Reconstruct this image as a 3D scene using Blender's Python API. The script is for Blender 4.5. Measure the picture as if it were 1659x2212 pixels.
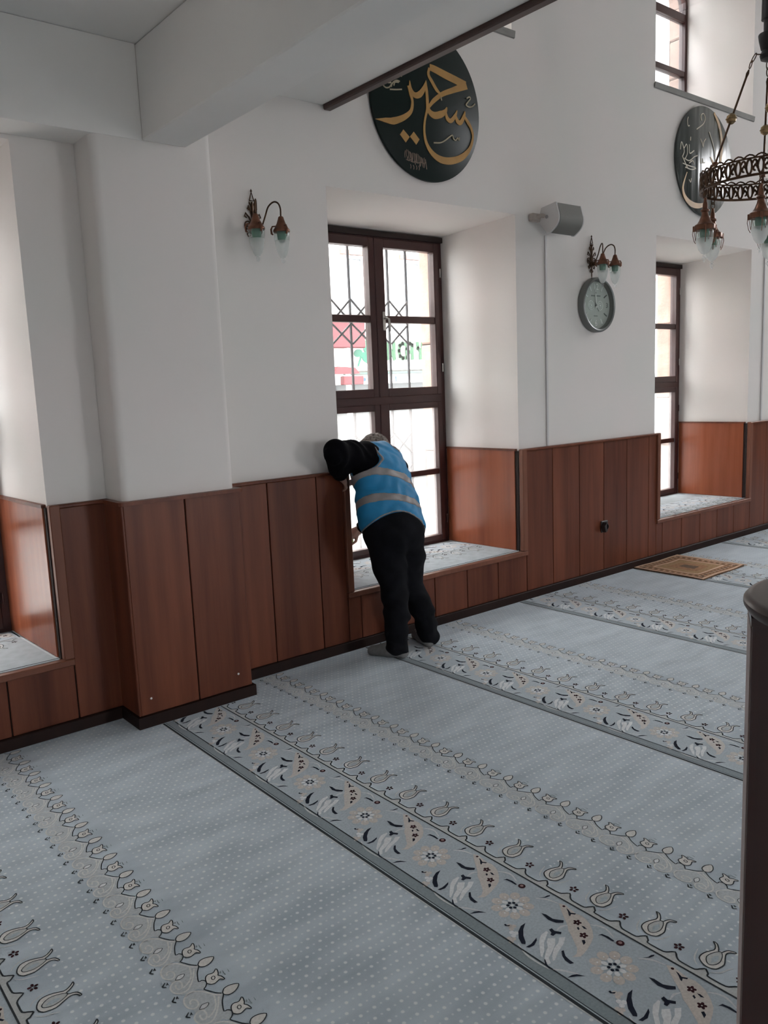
import bpy, bmesh, math, random
import numpy as np
from mathutils import Vector, Matrix

# ------------------------------------------------------------------ camera, sky, exposure
U = 1.13                      # drawing units -> metres
scene = bpy.context.scene
COL = scene.collection
for o in list(bpy.data.objects):
    bpy.data.objects.remove(o, do_unlink=True)

cam_d = bpy.data.cameras.new('camera')
cam = bpy.data.objects.new('camera', cam_d); COL.objects.link(cam)
CAMROT = [[0.771311, -0.635147, -0.040846], [-0.127511, -0.091332, -0.987623], [0.623555, 0.766973, -0.151434]]
m = Matrix.Identity(4)
for i in range(3):
    m[i][0], m[i][1], m[i][2] = CAMROT[0][i], -CAMROT[1][i], -CAMROT[2][i]
m.translation = Vector((0, 0, 1.5*U))
cam.matrix_world = m
cam_d.sensor_fit = 'VERTICAL'; cam_d.sensor_height = 24.0
cam_d.lens = 24.0*1764.73/2212.0
cam_d.clip_start = 0.02; cam_d.clip_end = 300
scene.camera = cam

vs = scene.view_settings
scene.display_settings.display_device = 'sRGB'
vs.view_transform = 'Standard'; vs.look = 'None'; vs.gamma = 1.0; vs.use_curve_mapping = False
vs.exposure = 1.86
scene.cycles.sample_clamp_indirect = 0.0
scene.cycles.max_bounces = 12; scene.cycles.diffuse_bounces = 6; scene.cycles.transparent_max_bounces = 24
SKY = 5.0
world = bpy.data.worlds.new('overcast_sky'); scene.world = world
world.use_nodes = True
nt = world.node_tree
bg = nt.nodes['Background']
tc = nt.nodes.new('ShaderNodeTexCoord'); sep = nt.nodes.new('ShaderNodeSeparateXYZ')
ramp = nt.nodes.new('ShaderNodeValToRGB')
nt.links.new(tc.outputs['Generated'], sep.inputs[0])
nt.links.new(sep.outputs['Z'], ramp.inputs[0])
ramp.color_ramp.elements[0].position = 0.0; ramp.color_ramp.elements[0].color = (0.86, 0.87, 0.90, 1)
ramp.color_ramp.elements[1].position = 0.7; ramp.color_ramp.elements[1].color = (1.0, 1.0, 1.0, 1)
nt.links.new(ramp.outputs[0], bg.inputs['Color'])
bg.inputs['Strength'].default_value = SKY

def portal(name, loc, rot, sx, sy):
    l = bpy.data.lights.new(name, 'AREA'); l.shape = 'RECTANGLE'; l.size = sx*U; l.size_y = sy*U
    l.cycles.is_portal = True
    o = bpy.data.objects.new(name, l); COL.objects.link(o)
    o.location = [c*U for c in loc]; o.rotation_euler = rot
    return o
R90 = math.pi/2
# sky portals in the window openings; right and rear ones added for fill light
for i, xo in enumerate((-0.40, 2.70, 5.80, 8.96)):
    portal('window_portal', (xo+0.86, 4.45, 1.43), (-R90, 0, 0), 1.24, 2.2)
for xo in (-0.4, 2.70, 5.80, 8.90):
    portal('upper_window_portal', (xo+0.93, 4.45, 4.4), (-R90, 0, 0), 1.16, 1.7)
for yy in (0.0, 2.4):
    portal('side_upper_fill_portal', (13.2, yy, 4.4), (0, R90, 0), 1.8, 1.5)
portal('rear_fill_portal', (6.0, -7.2, 1.45), (R90, 0, 0), 1.5, 2.2)
portal('rear_gallery_fill_portal', (-0.75, -7.2, 1.6), (R90, 0, 0), 1.1, 1.4)

# ------------------------------------------------------------------ helpers
class MB:
    """collects polygons; build() makes ONE mesh object"""
    def __init__(s): s.v = []; s.f = []; s.m = []
    def add(s, vs_, fs_, mi=0):
        n = len(s.v); s.v += [tuple(p) for p in vs_]
        for f in fs_: s.f.append([n+i for i in f]); s.m.append(mi)
        return s
    def box(s, x0, x1, y0, y1, z0, z1, mi=0, bev=0.0):
        if bev <= 0:
            v = [(x, y, z) for x in (x0, x1) for y in (y0, y1) for z in (z0, z1)]
            return s.add(v, [(0,1,3,2),(4,6,7,5),(0,4,5,1),(2,3,7,6),(0,2,6,4),(1,5,7,3)], mi)
        b = bev; X = (x0, x1); Y = (y0, y1); Z = (z0, z1); v = []; idx = {}
        for i in (0,1):
            for j in (0,1):
                for k in (0,1):
                    sx, sy, sz = 1-2*i, 1-2*j, 1-2*k
                    c = (X[i], Y[j], Z[k])
                    for a in range(3):
                        p = [c[0]+sx*b, c[1]+sy*b, c[2]+sz*b]; p[a] = c[a]
                        idx[i,j,k,a] = len(v); v.append(tuple(p))
        f = []
        for a in range(3):
            o1, o2 = [q for q in range(3) if q != a]
            for sgn in (0,1):
                loop = []
                for (p, q) in ((0,0),(1,0),(1,1),(0,1)):
                    t = [0,0,0]; t[a] = sgn; t[o1] = p; t[o2] = q
                    loop.append(idx[t[0],t[1],t[2],a])
                f.append(loop)
        for a in range(3):
            o1, o2 = [q for q in range(3) if q != a]
            for p in (0,1):
                for q in (0,1):
                    t0 = [0,0,0]; t0[o1] = p; t0[o2] = q; t1 = list(t0); t1[a] = 1
                    f.append([idx[t0[0],t0[1],t0[2],o1], idx[t1[0],t1[1],t1[2],o1], idx[t1[0],t1[1],t1[2],o2], idx[t0[0],t0[1],t0[2],o2]])
        for i in (0,1):
            for j in (0,1):
                for k in (0,1): f.append([idx[i,j,k,0], idx[i,j,k,1], idx[i,j,k,2]])
        return s.add(v, f, mi)
    def tube(s, pts, r, n=8, mi=0, cap=True, closed=False):
        P = np.array(pts, float); N = len(P)
        rr = np.full(N, r, float) if np.isscalar(r) else np.array(r, float)
        if closed: T = np.roll(P, -1, 0)-np.roll(P, 1, 0)
        else: T = np.gradient(P, axis=0)
        T /= np.maximum(np.linalg.norm(T, axis=1), 1e-9)[:, None]
        u = np.cross(T[0], (0,0,1.)); 
        if np.linalg.norm(u) < 1e-3: u = np.cross(T[0], (0,1.,0))
        u /= np.linalg.norm(u); V = []
        for i in range(N):
            u = u-T[i]*(u@T[i]); u /= np.linalg.norm(u); w = np.cross(T[i], u)
            for k in range(n):
                a = 2*math.pi*k/n; V.append(tuple(P[i]+rr[i]*(math.cos(a)*u+math.sin(a)*w)))
        F = []
        for i in range(N if closed else N-1):
            j = (i+1) % N
            for k in range(n): F.append((i*n+k, i*n+(k+1)%n, j*n+(k+1)%n, j*n+k))
        if cap and not closed: F += [tuple(range(n))[::-1], tuple((N-1)*n+k for k in range(n))]
        return s.add(V, F, mi)
    def lathe(s, prof, c=(0,0,0), n=24, mi=0, axis='z', cap=True):
        V = []; F = []
        for (r, h) in prof:
            for k in range(n):
                a = 2*math.pi*k/n; x, y = r*math.cos(a), r*math.sin(a)
                p = (x, y, h) if axis == 'z' else (x, h, y) if axis == 'y' else (h, x, y)
                V.append((c[0]+p[0], c[1]+p[1], c[2]+p[2]))
        for i in range(len(prof)-1):
            for k in range(n): F.append((i*n+k, i*n+(k+1)%n, (i+1)*n+(k+1)%n, (i+1)*n+k))
        if cap:
            if prof[0][0] > 1e-5: F.append(tuple(range(n))[::-1])
            if prof[-1][0] > 1e-5: F.append(tuple((len(prof)-1)*n+k for k in range(n)))
        return s.add(V, F, mi)
    def prism(s, poly, axis, a0, a1, mi=0):
        """poly: 2-D points, extruded along axis from a0 to a1"""
        def P(p, a): return {'x':(a,p[0],p[1]), 'y':(p[0],a,p[1]), 'z':(p[0],p[1],a)}[axis]
        n = len(poly)
        V = [P(p, a0) for p in poly]+[P(p, a1) for p in poly]
        F = [tuple(range(n)), tuple(range(2*n-1, n-1, -1))]+[(i, n+i, n+(i+1)%n, (i+1)%n) for i in range(n)]
        return s.add(V, F, mi)
    def xf(s, M):
        s.v = [tuple(M @ Vector(p)) for p in s.v]; return s
    def build(s, name, mats, parent=None, smooth=False):
        return obj(name, s.v, s.f, mats, parent, smooth, s.m)

def fixn(me):
    bm = bmesh.new(); bm.from_mesh(me); bmesh.ops.recalc_face_normals(bm, faces=bm.faces); bm.to_mesh(me); bm.free()
def obj(name, verts, faces, mats, parent=None, smooth=False, mi=None):
    me = bpy.data.meshes.new(name)
    V = np.array(verts, float).reshape(-1, 3)
    if parent is not None:
        p = parent; off = Vector((0,0,0))
        while p is not None: off += Vector(p.location); p = p.parent
        V = V-np.array(off)/U
    V = V*U
    me.from_pydata(V.tolist(), [], [list(map(int, f)) for f in faces])
    if not isinstance(mats, (list, tuple)): mats = [mats]
    for x in mats: me.materials.append(x)
    if mi is not None and len(mats) > 1: me.polygons.foreach_set('material_index', mi)
    if smooth:
        me.polygons.foreach_set('use_smooth', [True]*len(me.polygons))
        if smooth == 'auto': me.set_sharp_from_angle(angle=math.radians(38))
    me.update()
    if len(faces) > 1: fixn(me)
    o = bpy.data.objects.new(name, me); COL.objects.link(o)
    if parent is not None: o.parent = parent
    return o
def tag(o, label=None, cat=None, group=None, kind=None):
    if label: o['label'] = label
    if cat: o['category'] = cat
    if group: o['group'] = group
    if kind: o['kind'] = kind
    return o
def struct(o): o['kind'] = 'structure'; return o
def thing(name, loc, label, cat, group=None):
    o = bpy.data.objects.new(name, None); COL.objects.link(o); o.empty_display_size = 0.05
    o.location = [c*U for c in loc]
    return tag(o, label, cat, group)
def sroot(name, loc=(0,0,0)):
    o = bpy.data.objects.new(name, None); COL.objects.link(o); o.location = [c*U for c in loc]
    return struct(o)
def dup(root, loc, label, parent=None):
    def rec(o, par):
        c = o.copy(); COL.objects.link(c)
        if par is not None: c.parent = par
        for ch in [k for k in bpy.data.objects if k.parent == o]: rec(ch, c)
        return c
    c = rec(root, parent); c.location = [q*U for q in loc]
    if label: c['label'] = label
    return c

# ------------------------------------------------------------------ materials
def newmat(name):
    m = bpy.data.materials.new(name); m.use_nodes = True
    return m, m.node_tree, m.node_tree.nodes['Principled BSDF']
def mat(name, col, rough=0.6, metal=0.0, spec=0.5, var=0.0, vscale=8.0, stretch=(1,1,1), bump=0.0, bscale=60.0, coat=0.0, col2=None):
    m, nt, b = newmat(name)
    b.inputs['Roughness'].default_value = rough; b.inputs['Metallic'].default_value = metal
    b.inputs['Specular IOR Level'].default_value = spec; b.inputs['Coat Weight'].default_value = coat
    b.inputs['Coat Roughness'].default_value = 0.08
    b.inputs['Base Color'].default_value = (*col, 1)
    t = nt.nodes.new('ShaderNodeTexCoord')
    if var > 0 or col2:
        mp = nt.nodes.new('ShaderNodeMapping'); mp.inputs['Scale'].default_value = [s/U for s in stretch]
        n = nt.nodes.new('ShaderNodeTexNoise'); n.inputs['Scale'].default_value = vscale; n.inputs['Detail'].default_value = 5
        r = nt.nodes.new('ShaderNodeValToRGB')
        c2 = col2 or [c*(1+var) for c in col]; c1 = col if col2 else [c*(1-var) for c in col]
        r.color_ramp.elements[0].position = 0.32; r.color_ramp.elements[0].color = (*c1, 1)
        r.color_ramp.elements[1].position = 0.68; r.color_ramp.elements[1].color = (*c2, 1)
        nt.links.new(t.outputs['Object'], mp.inputs[0]); nt.links.new(mp.outputs[0], n.inputs['Vector'])
        nt.links.new(n.outputs['Fac'], r.inputs[0]); nt.links.new(r.outputs[0], b.inputs['Base Color'])
    if bump > 0:
        n2 = nt.nodes.new('ShaderNodeTexNoise'); n2.inputs['Scale'].default_value = bscale; n2.inputs['Detail'].default_value = 4
        bp = nt.nodes.new('ShaderNodeBump'); bp.inputs['Strength'].default_value = bump; bp.inputs['Distance'].default_value = 0.01
        nt.links.new(t.outputs['Object'], n2.inputs['Vector']); nt.links.new(n2.outputs['Fac'], bp.inputs['Height'])
        nt.links.new(bp.outputs[0], b.inputs['Normal'])
    return m

M_PLASTER = mat('white_plaster', (0.785, 0.728, 0.70), 0.85, spec=0.2, col2=(0.745, 0.725, 0.69), vscale=1.6, bump=0.06, bscale=14)
M_CEIL = mat('ceiling_paint', (0.83, 0.81, 0.78), 0.85, spec=0.2, var=0.03, vscale=1.5, bump=0.04, bscale=10)
def wood(name, c1, c2, rough, grain=(16, 16, 0.9), coat=0.0, spec=0.5):
    m, nt, b = newmat(name)
    b.inputs['Roughness'].default_value = rough; b.inputs['Coat Weight'].default_value = coat
    b.inputs['Specular IOR Level'].default_value = spec
    b.inputs['Coat Roughness'].default_value = 0.12
    t = nt.nodes.new('ShaderNodeTexCoord'); oi = nt.nodes.new('ShaderNodeObjectInfo')
    mp = nt.nodes.new('ShaderNodeMapping'); mp.inputs['Scale'].default_value = [g/U for g in grain]
    ad = nt.nodes.new('ShaderNodeVectorMath'); ad.operation = 'ADD'
    sc = nt.nodes.new('ShaderNodeVectorMath'); sc.operation = 'SCALE'; sc.inputs[0].default_value = (37, 17, 11)
    nt.links.new(oi.outputs['Random'], sc.inputs['Scale'])
    nt.links.new(t.outputs['Object'], mp.inputs[0]); nt.links.new(mp.outputs[0], ad.inputs[0]); nt.links.new(sc.outputs[0], ad.inputs[1])
    n = nt.nodes.new('ShaderNodeTexNoise'); n.inputs['Scale'].default_value = 1.0; n.inputs['Detail'].default_value = 6; n.inputs['Roughness'].default_value = 0.6
    n2 = nt.nodes.new('ShaderNodeTexNoise'); n2.inputs['Scale'].default_value = 0.28; n2.inputs['Detail'].default_value = 2
    mx = nt.nodes.new('ShaderNodeMath'); mx.operation = 'ADD'; mx.use_clamp = True
    m1 = nt.nodes.new('ShaderNodeMath'); m1.operation = 'MULTIPLY'; m1.inputs[1].default_value = 0.55
    m2 = nt.nodes.new('ShaderNodeMath'); m2.operation = 'MULTIPLY'; m2.inputs[1].default_value = 0.45
    nt.links.new(ad.outputs[0], n.inputs['Vector']); nt.links.new(ad.outputs[0], n2.inputs['Vector'])
    nt.links.new(n.outputs['Fac'], m1.inputs[0]); nt.links.new(n2.outputs['Fac'], m2.inputs[0])
    nt.links.new(m1.outputs[0], mx.inputs[0]); nt.links.new(m2.outputs[0], mx.inputs[1])
    r = nt.nodes.new('ShaderNodeValToRGB')
    r.color_ramp.elements[0].position = 0.34; r.color_ramp.elements[0].color = (*c1, 1)
    r.color_ramp.elements[1].position = 0.66; r.color_ramp.elements[1].color = (*c2, 1)
    nt.links.new(mx.outputs[0], r.inputs[0]); nt.links.new(r.outputs[0], b.inputs['Base Color'])
    return m
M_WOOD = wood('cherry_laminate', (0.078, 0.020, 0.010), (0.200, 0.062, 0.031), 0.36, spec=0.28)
M_WOOD_LIT = wood('cherry_laminate_lit', (0.20, 0.050, 0.022), (0.34, 0.100, 0.046), 0.26, spec=0.35)  # same laminate as the panels, brighter colour stands for window light
M_CASING = wood('cherry_edge_strip', (0.15, 0.055, 0.032), (0.22, 0.085, 0.05), 0.4, spec=.3)
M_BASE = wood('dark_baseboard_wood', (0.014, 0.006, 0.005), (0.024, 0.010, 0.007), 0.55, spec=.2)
M_DARK = mat('seam_backing', (0.02, 0.010, 0.008), 0.8)
M_FRAME = wood('window_frame_wood', (0.040, 0.013, 0.012), (0.060, 0.020, 0.017), 0.35, (9, 9, 9))
M_TRIMW = wood('gallery_trim_wood', (0.045, 0.022, 0.018), (0.07, 0.035, 0.028), 0.4, (3, 3, 3))
M_PULPIT = wood('pulpit_wood', (0.030, 0.008, 0.005), (0.050, 0.014, 0.009), 0.3, (8, 8, 0.8), coat=0.3)
M_PULTOP = wood('pulpit_top_wood', (0.040, 0.024, 0.018), (0.058, 0.035, 0.027), 0.35, (3, 12, 8), coat=0.0, spec=.35)
M_BRONZE = mat('aged_bronze', (0.075, 0.040, 0.022), 0.42, metal=0.8, var=0.35, vscale=30)
M_COPPER = mat('brown_copper', (0.17, 0.075, 0.045), 0.36, metal=0.7, var=0.25, vscale=30)
M_BRASS = mat('dull_brass', (0.30, 0.21, 0.11), 0.35, metal=0.9, var=0.3, vscale=25)
M_BLACK = mat('black_metal', (0.012, 0.012, 0.014), 0.45, metal=0.3)
M_IRON = mat('grille_iron', (0.03, 0.03, 0.035), 0.55, metal=0.2)
M_STEEL = mat('satin_nickel', (0.55, 0.53, 0.50), 0.35, metal=0.8)
M_WHITEPL = mat('white_plastic', (0.62, 0.60, 0.59), 0.5)
M_GREYPL = mat('speaker_mesh_grey', (0.17, 0.165, 0.15), 0.6, bump=0.4, bscale=600)
M_GREEN = mat('green_glass_cup', (0.0, 0.13, 0.065), 0.35)
M_GOLD = mat('gold_leaf_paint', (0.42, 0.22, 0.05), 0.5, metal=0.0, var=0.15, vscale=6)
M_PALEGOLD = mat('pale_gold_paint', (0.34, 0.29, 0.19), 0.5)
M_STONE = mat('pink_stone', (0.36, 0.25, 0.20), 0.9, var=0.16, vscale=9, bump=0.5, bscale=30)
M_SCREW = mat('screw_cap_white', (0.8, 0.8, 0.78), 0.4)

def glass_mat(name, haze=0.0, tint=(0.97, 0.98, 0.98), hcol=(0.9, 0.9, 0.9)):
    m = bpy.data.materials.new(name); m.use_nodes = True; nt = m.node_tree; nt.nodes.clear()
    out = nt.nodes.new('ShaderNodeOutputMaterial'); tr = nt.nodes.new('ShaderNodeBsdfTransparent'); tr.inputs[0].default_value = (*tint, 1)
    gl = nt.nodes.new('ShaderNodeBsdfGlossy'); gl.inputs['Roughness'].default_value = 0.03
    lw = nt.nodes.new('ShaderNodeLayerWeight'); lw.inputs[0].default_value = 0.5
    pw = nt.nodes.new('ShaderNodeMath'); pw.operation = 'POWER'; pw.inputs[1].default_value = 4.0
    fr = nt.nodes.new('ShaderNodeMath'); fr.operation = 'MULTIPLY_ADD'; fr.inputs[1].default_value = 0.6; fr.inputs[2].default_value = 0.03
    nt.links.new(lw.outputs['Facing'], pw.inputs[0]); nt.links.new(pw.outputs[0], fr.inputs[0])
    mx = nt.nodes.new('ShaderNodeMixShader')
    nt.links.new(fr.outputs[0], mx.inputs[0]); nt.links.new(tr.outputs[0], mx.inputs[1]); nt.links.new(gl.outputs[0], mx.inputs[2])
    last = mx
    if haze > 0:
        tl = nt.nodes.new('ShaderNodeBsdfTranslucent'); tl.inputs[0].default_value = (*hcol, 1)
        df = nt.nodes.new('ShaderNodeBsdfDiffuse'); df.inputs[0].default_value = (*hcol, 1)
        m2 = nt.nodes.new('ShaderNodeMixShader'); m2.inputs[0].default_value = 0.4
        nt.links.new(tl.outputs[0], m2.inputs[1]); nt.links.new(df.outputs[0], m2.inputs[2])
        m3 = nt.nodes.new('ShaderNodeMixShader'); m3.inputs[0].default_value = haze
        nt.links.new(mx.outputs[0], m3.inputs[1]); nt.links.new(m2.outputs[0], m3.inputs[2]); last = m3
    nt.links.new(last.outputs[0], out.inputs[0])
    return m
M_GLASS = glass_mat('window_glass', 0.03)
M_GLASSUP = glass_mat('dimmed_upper_glass', 0.05, (0.70, 0.71, 0.72))  # glass tinted to hold down the daylight on the upper reveals
M_HAZE = glass_mat('filmed_window_glass', 0.22)
M_SHADE = glass_mat('frosted_shade_glass', 0.22, (0.93, 0.97, 0.95), (0.80, 0.84, 0.82))
M_SHADE_LOW = glass_mat('frosted_shade_lower', 0.48, (0.95, 0.97, 0.96), (0.84, 0.86, 0.85))
M_CRYSTAL = glass_mat('crystal_drop', 0.18)
M_CLOCKGLASS = glass_mat('clock_glass', 0.0, (0.97, 0.985, 0.975))

# ---- carpet
P, E0 = 1.347, 1.445
def carpet_mat():
    m, nt, b = newmat('grey_blue_carpet')
    L = nt.links.new
    b.inputs['Roughness'].default_value = 0.95; b.inputs['Specular IOR Level'].default_value = 0.1
    b.inputs['Sheen Weight'].default_value = 0.9; b.inputs['Sheen Roughness'].default_value = 0.45; b.inputs['Sheen Tint'].default_value = (0.85, 0.93, 1.0, 1)
    t = nt.nodes.new('ShaderNodeTexCoord'); mp = nt.nodes.new('ShaderNodeMapping'); mp.inputs['Scale'].default_value = (1/U,)*3
    L(t.outputs['Object'], mp.inputs[0])
    sp = nt.nodes.new('ShaderNodeSeparateXYZ'); L(mp.outputs[0], sp.inputs[0])
    def M(op, a, b_=None, c=None):
        n = nt.nodes.new('ShaderNodeMath'); n.operation = op
        for i, q in enumerate((a, b_, c)):
            if q is None: continue
            if isinstance(q, (int, float)): n.inputs[i].default_value = q
            else: L(q, n.inputs[i])
        return n.outputs[0]
    X, Y = sp.outputs['X'], sp.outputs['Y']
    gx = M('DIVIDE', M('SUBTRACT', X, 1.0749), 0.02095); gy = M('DIVIDE', M('SUBTRACT', Y, 1.7297), 0.02905)
    ix = M('ROUND', gx); iy = M('ROUND', gy)
    dx = M('MULTIPLY', M('SUBTRACT', gx, ix), 0.02095); dy = M('MULTIPLY', M('SUBTRACT', gy, iy), 0.02905)
    d = M('SQRT', M('ADD', M('MULTIPLY', dx, dx), M('MULTIPLY', dy, dy)))
    par = M('FLOORED_MODULO', M('ADD', ix, iy), 2.0)          # 0 big dot, 1 small dot
    rad = M('SUBTRACT', 0.0062, M('MULTIPLY', par, 0.0022))
    dot = M('MULTIPLY', M('SUBTRACT', 1.0, M('DIVIDE', d, rad)), 2.2)
    dot = M('MINIMUM', M('MAXIMUM', dot, 0.0), 1.0)
    dot = M('MULTIPLY', dot, M('SUBTRACT', 0.85, M('MULTIPLY', par, 0.3)))
    u = M('FLOORED_MODULO', M('SUBTRACT', X, E0), P)
    a = M('MULTIPLY', M('GREATER_THAN', u, 0.405), M('LESS_THAN', u, 0.615)); c = M('GREATER_THAN', u, 0.795)
    mask = M('MAXIMUM', a, c)
    fac = M('MULTIPLY', M('MULTIPLY', dot, mask), 0.9)
    n1 = nt.nodes.new('ShaderNodeTexNoise'); n1.inputs['Scale'].default_value = 1.0; n1.inputs['Detail'].default_value = 4
    mp2 = nt.nodes.new('ShaderNodeMapping'); mp2.inputs['Scale'].default_value = (3.2, 9.0, 1); mp2.inputs['Rotation'].default_value = (0, 0, 0.25)
    L(t.outputs['Object'], mp2.inputs[0]); L(mp2.outputs[0], n1.inputs['Vector'])
    r = nt.nodes.new('ShaderNodeValToRGB')
    r.color_ramp.elements[0].position = 0.3; r.color_ramp.elements[0].color = (0.345, 0.412, 0.468, 1)
    r.color_ramp.elements[1].position = 0.7; r.color_ramp.elements[1].color = (0.515, 0.590, 0.650, 1)
    L(n1.outputs['Fac'], r.inputs[0])
    mix = nt.nodes.new('ShaderNodeMix'); mix.data_type = 'RGBA'
    L(fac, mix.inputs['Factor']); L(r.outputs[0], mix.inputs['A']); mix.inputs['B'].default_value = (0.80, 0.82, 0.81, 1)
    L(mix.outputs['Result'], b.inputs['Base Color'])
    n2 = nt.nodes.new('ShaderNodeTexNoise'); n2.inputs['Scale'].default_value = 420; L(t.outputs['Object'], n2.inputs['Vector'])
    bp = nt.nodes.new('ShaderNodeBump'); bp.inputs['Strength'].default_value = 0.35; bp.inputs['Distance'].default_value = 0.004
    L(n2.outputs['Fac'], bp.inputs['Height']); L(bp.outputs[0], b.inputs['Normal'])
    return m
M_CARPET = carpet_mat()
M_CARPET_PLAIN = mat('grey_carpet_plain', (0.46,0.51,0.54), 0.95, spec=.1, var=.08, vscale=20, bump=.3, bscale=400)
def yarn(name, c):
    m = mat(name, c, 0.95, spec=0.1, var=0.10, vscale=140); b = m.node_tree.nodes['Principled BSDF']
    b.inputs['Sheen Weight'].default_value = 0.85 if sum(c) > .9 else 0.45 if sum(c) > .45 else 0.06; b.inputs['Sheen Roughness'].default_value = 0.45; b.inputs['Sheen Tint'].default_value = (0.85, 0.93, 1.0, 1)
    return m
Y_BAND = yarn('yarn_band_grey', (0.365, 0.425, 0.465)); Y_STRIP = yarn('yarn_edge_strip', (0.205, 0.25, 0.27))
Y_LINE = yarn('yarn_outline', (0.035, 0.042, 0.048)); Y_CREAM = yarn('yarn_cream', (0.61, 0.595, 0.56))
Y_BEIGE = yarn('yarn_beige', (0.445, 0.465, 0.455)); Y_NAVY = yarn('yarn_navy', (0.012, 0.016, 0.030))
Y_PEACH = yarn('yarn_peach', (0.51, 0.465, 0.42)); Y_WHITE = yarn('yarn_white', (0.64, 0.66, 0.665))
Y_RED = yarn('yarn_dark_red', (0.040, 0.010, 0.014)); Y_PALE = yarn('yarn_pale', (0.53, 0.55, 0.555)); Y_PINK = yarn('yarn_pink', (0.30, 0.18, 0.17))
Y_LACE = yarn('yarn_lace_ground', (0.435, 0.470, 0.485)); Y_CURL = yarn('yarn_lace_curl', (0.58, 0.585, 0.56))
YARNS = [Y_BAND, Y_STRIP, Y_LINE, Y_CREAM, Y_BEIGE, Y_NAVY, Y_PEACH, Y_WHITE, Y_RED, Y_PALE, Y_PINK, Y_LACE, Y_CURL]
(iBAND, iSTRIP, iLINE, iCREAM, iBEIGE, iNAVY, iPEACH, iWHITE, iRED, iPALE, iPINK, iLACE, iCURL) = range(13)

# ------------------------------------------------------------------ structure
CAPZ0 = 1.045; YW = 3.70; HALL = 6.0; SOFF = 2.977; BEAMZ = 2.588
def sheet(mb, fn, u0, u1, z0, z1, holes, mi=0):
    """flat wall with rectangular / arched holes; fn(u, z) -> point"""
    us = {u0, u1}
    for (a, b, c, d, rise) in holes:
        us |= {a, b}
        if rise > 0: us |= {a+(b-a)*(0.5-0.5*math.cos(math.pi*k/14)) for k in range(15)}
    us = sorted(us)
    def top(h, u):
        a, b, c, d, rise = h
        if rise <= 0: return d
        t = (u-(a+b)/2)/((b-a)/2); return d+rise*math.sqrt(max(0, 1-t*t))
    for a, b in zip(us[:-1], us[1:]):
        if b-a < 1e-6: continue
        mid = (a+b)/2; ca = cb = z0
        for h in sorted([h for h in holes if h[0] < mid < h[1]], key=lambda h: h[2]):
            mb.add([fn(a, ca), fn(b, cb), fn(b, h[2]), fn(a, h[2])], [(0,1,2,3)], mi); ca, cb = top(h, a), top(h, b)
        mb.add([fn(a, ca), fn(b, cb), fn(b, z1), fn(a, z1)], [(0,1,2,3)], mi)

# floor
mb = MB(); mb.add([(-4, -7, 0), (13, -7, 0), (13, YW, 0), (-4, YW, 0)], [(0,1,2,3)])
floor = struct(mb.build('floor', M_CARPET))

# front wall, plaster sheet with window openings + plaster reveals + outer stone face
DX = {0: -3.105, 1: 0.0, 2: 3.13, 6: 6.26}  # last window is out of view, added to light the far right floor
LOW = [(2.70+d, 4.205+d, 0.335, 2.57, 0) for d in DX.values()]
UPP = [(8.92, 10.40, 3.66, 4.75, 0.42), (2.70-3.10, 4.20-3.10, 3.66, 4.75, 0.42), (2.70, 4.20, 3.66, 4.75, 0.42), (5.80, 7.285, 3.66, 4.75, 0.42)]
mb = MB(); sheet(mb, lambda u, z: (u, YW, z), -4, 13, 0, HALL, LOW+UPP)
for d in DX.values():
    f = [(2.70+d, .335), (4.205+d, .335), (4.205+d, 2.57), (2.70+d, 2.57)]
    k = [(2.94+d, .335), (4.178+d, .335), (4.178+d, 2.525), (2.94+d, 2.525)]
    for i in range(4):
        j = (i+1) % 4
        mb.add([(f[i][0], YW, f[i][1]), (f[j][0], YW, f[j][1]), (k[j][0], 4.45, k[j][1]), (k[i][0], 4.45, k[i][1])], [(0,1,2,3)])
def arch_pts(a, b, z0, z1, rise, n=16):
    return [(a, z0), (b, z0)]+[((a+b)/2+(b-a)/2*math.cos(math.pi*k/n), z1+rise*math.sin(math.pi*k/n)) for k in range(n+1)]
for (a, b, c, d, r) in UPP:
    f = arch_pts(a, b, c, d, r); k = arch_pts(a+0.30, b+0.09, c+0.26, d+0.06, 0.34)
    for i in range(len(f)):
        j = (i+1) % len(f)
        mb.add([(f[i][0], YW, f[i][1]), (f[j][0], YW, f[j][1]), (k[j][0], 4.45, k[j][1]), (k[i][0], 4.45, k[i][1])], [(0,1,2,3)])
wall_front = struct(mb.build('wall_front', M_PLASTER))
# outer leaf of the same wall: pinkish stone, its reveals in separate stones
mb = MB()
LOWO = [(2.90+d, 4.225+d*1.006, 0.25, 2.62, 0) for d in DX.values()]
UPPO = [(a+0.34, b+0.25, 3.9, 4.9, 0.40) for (a, b, c, d, r) in UPP]
sheet(mb, lambda u, z: (u, 4.66, z), -4, 13.4, -0.3, HALL+.3, LOWO+UPPO)
wall_outer = struct(mb.build('wall_outer', M_STONE))
rng = random.Random(5)
def stones(xa, ya, yb, z0, z1, inward, hmin, hmax):
    z = z0
    while z < z1-0.02:
        h = min(rng.uniform(hmin, hmax), z1-z); mbs = MB(); t = rng.uniform(0.0, 0.016)
        x0, x1 = sorted((xa-inward*t, xa+inward*0.10))
        mbs.box(x0, x1, ya, yb+rng.uniform(0, .01), z+.004, z+h-.004, bev=0.012)
        mbs.build('stone', M_STONE, wall_outer); z += h
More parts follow.
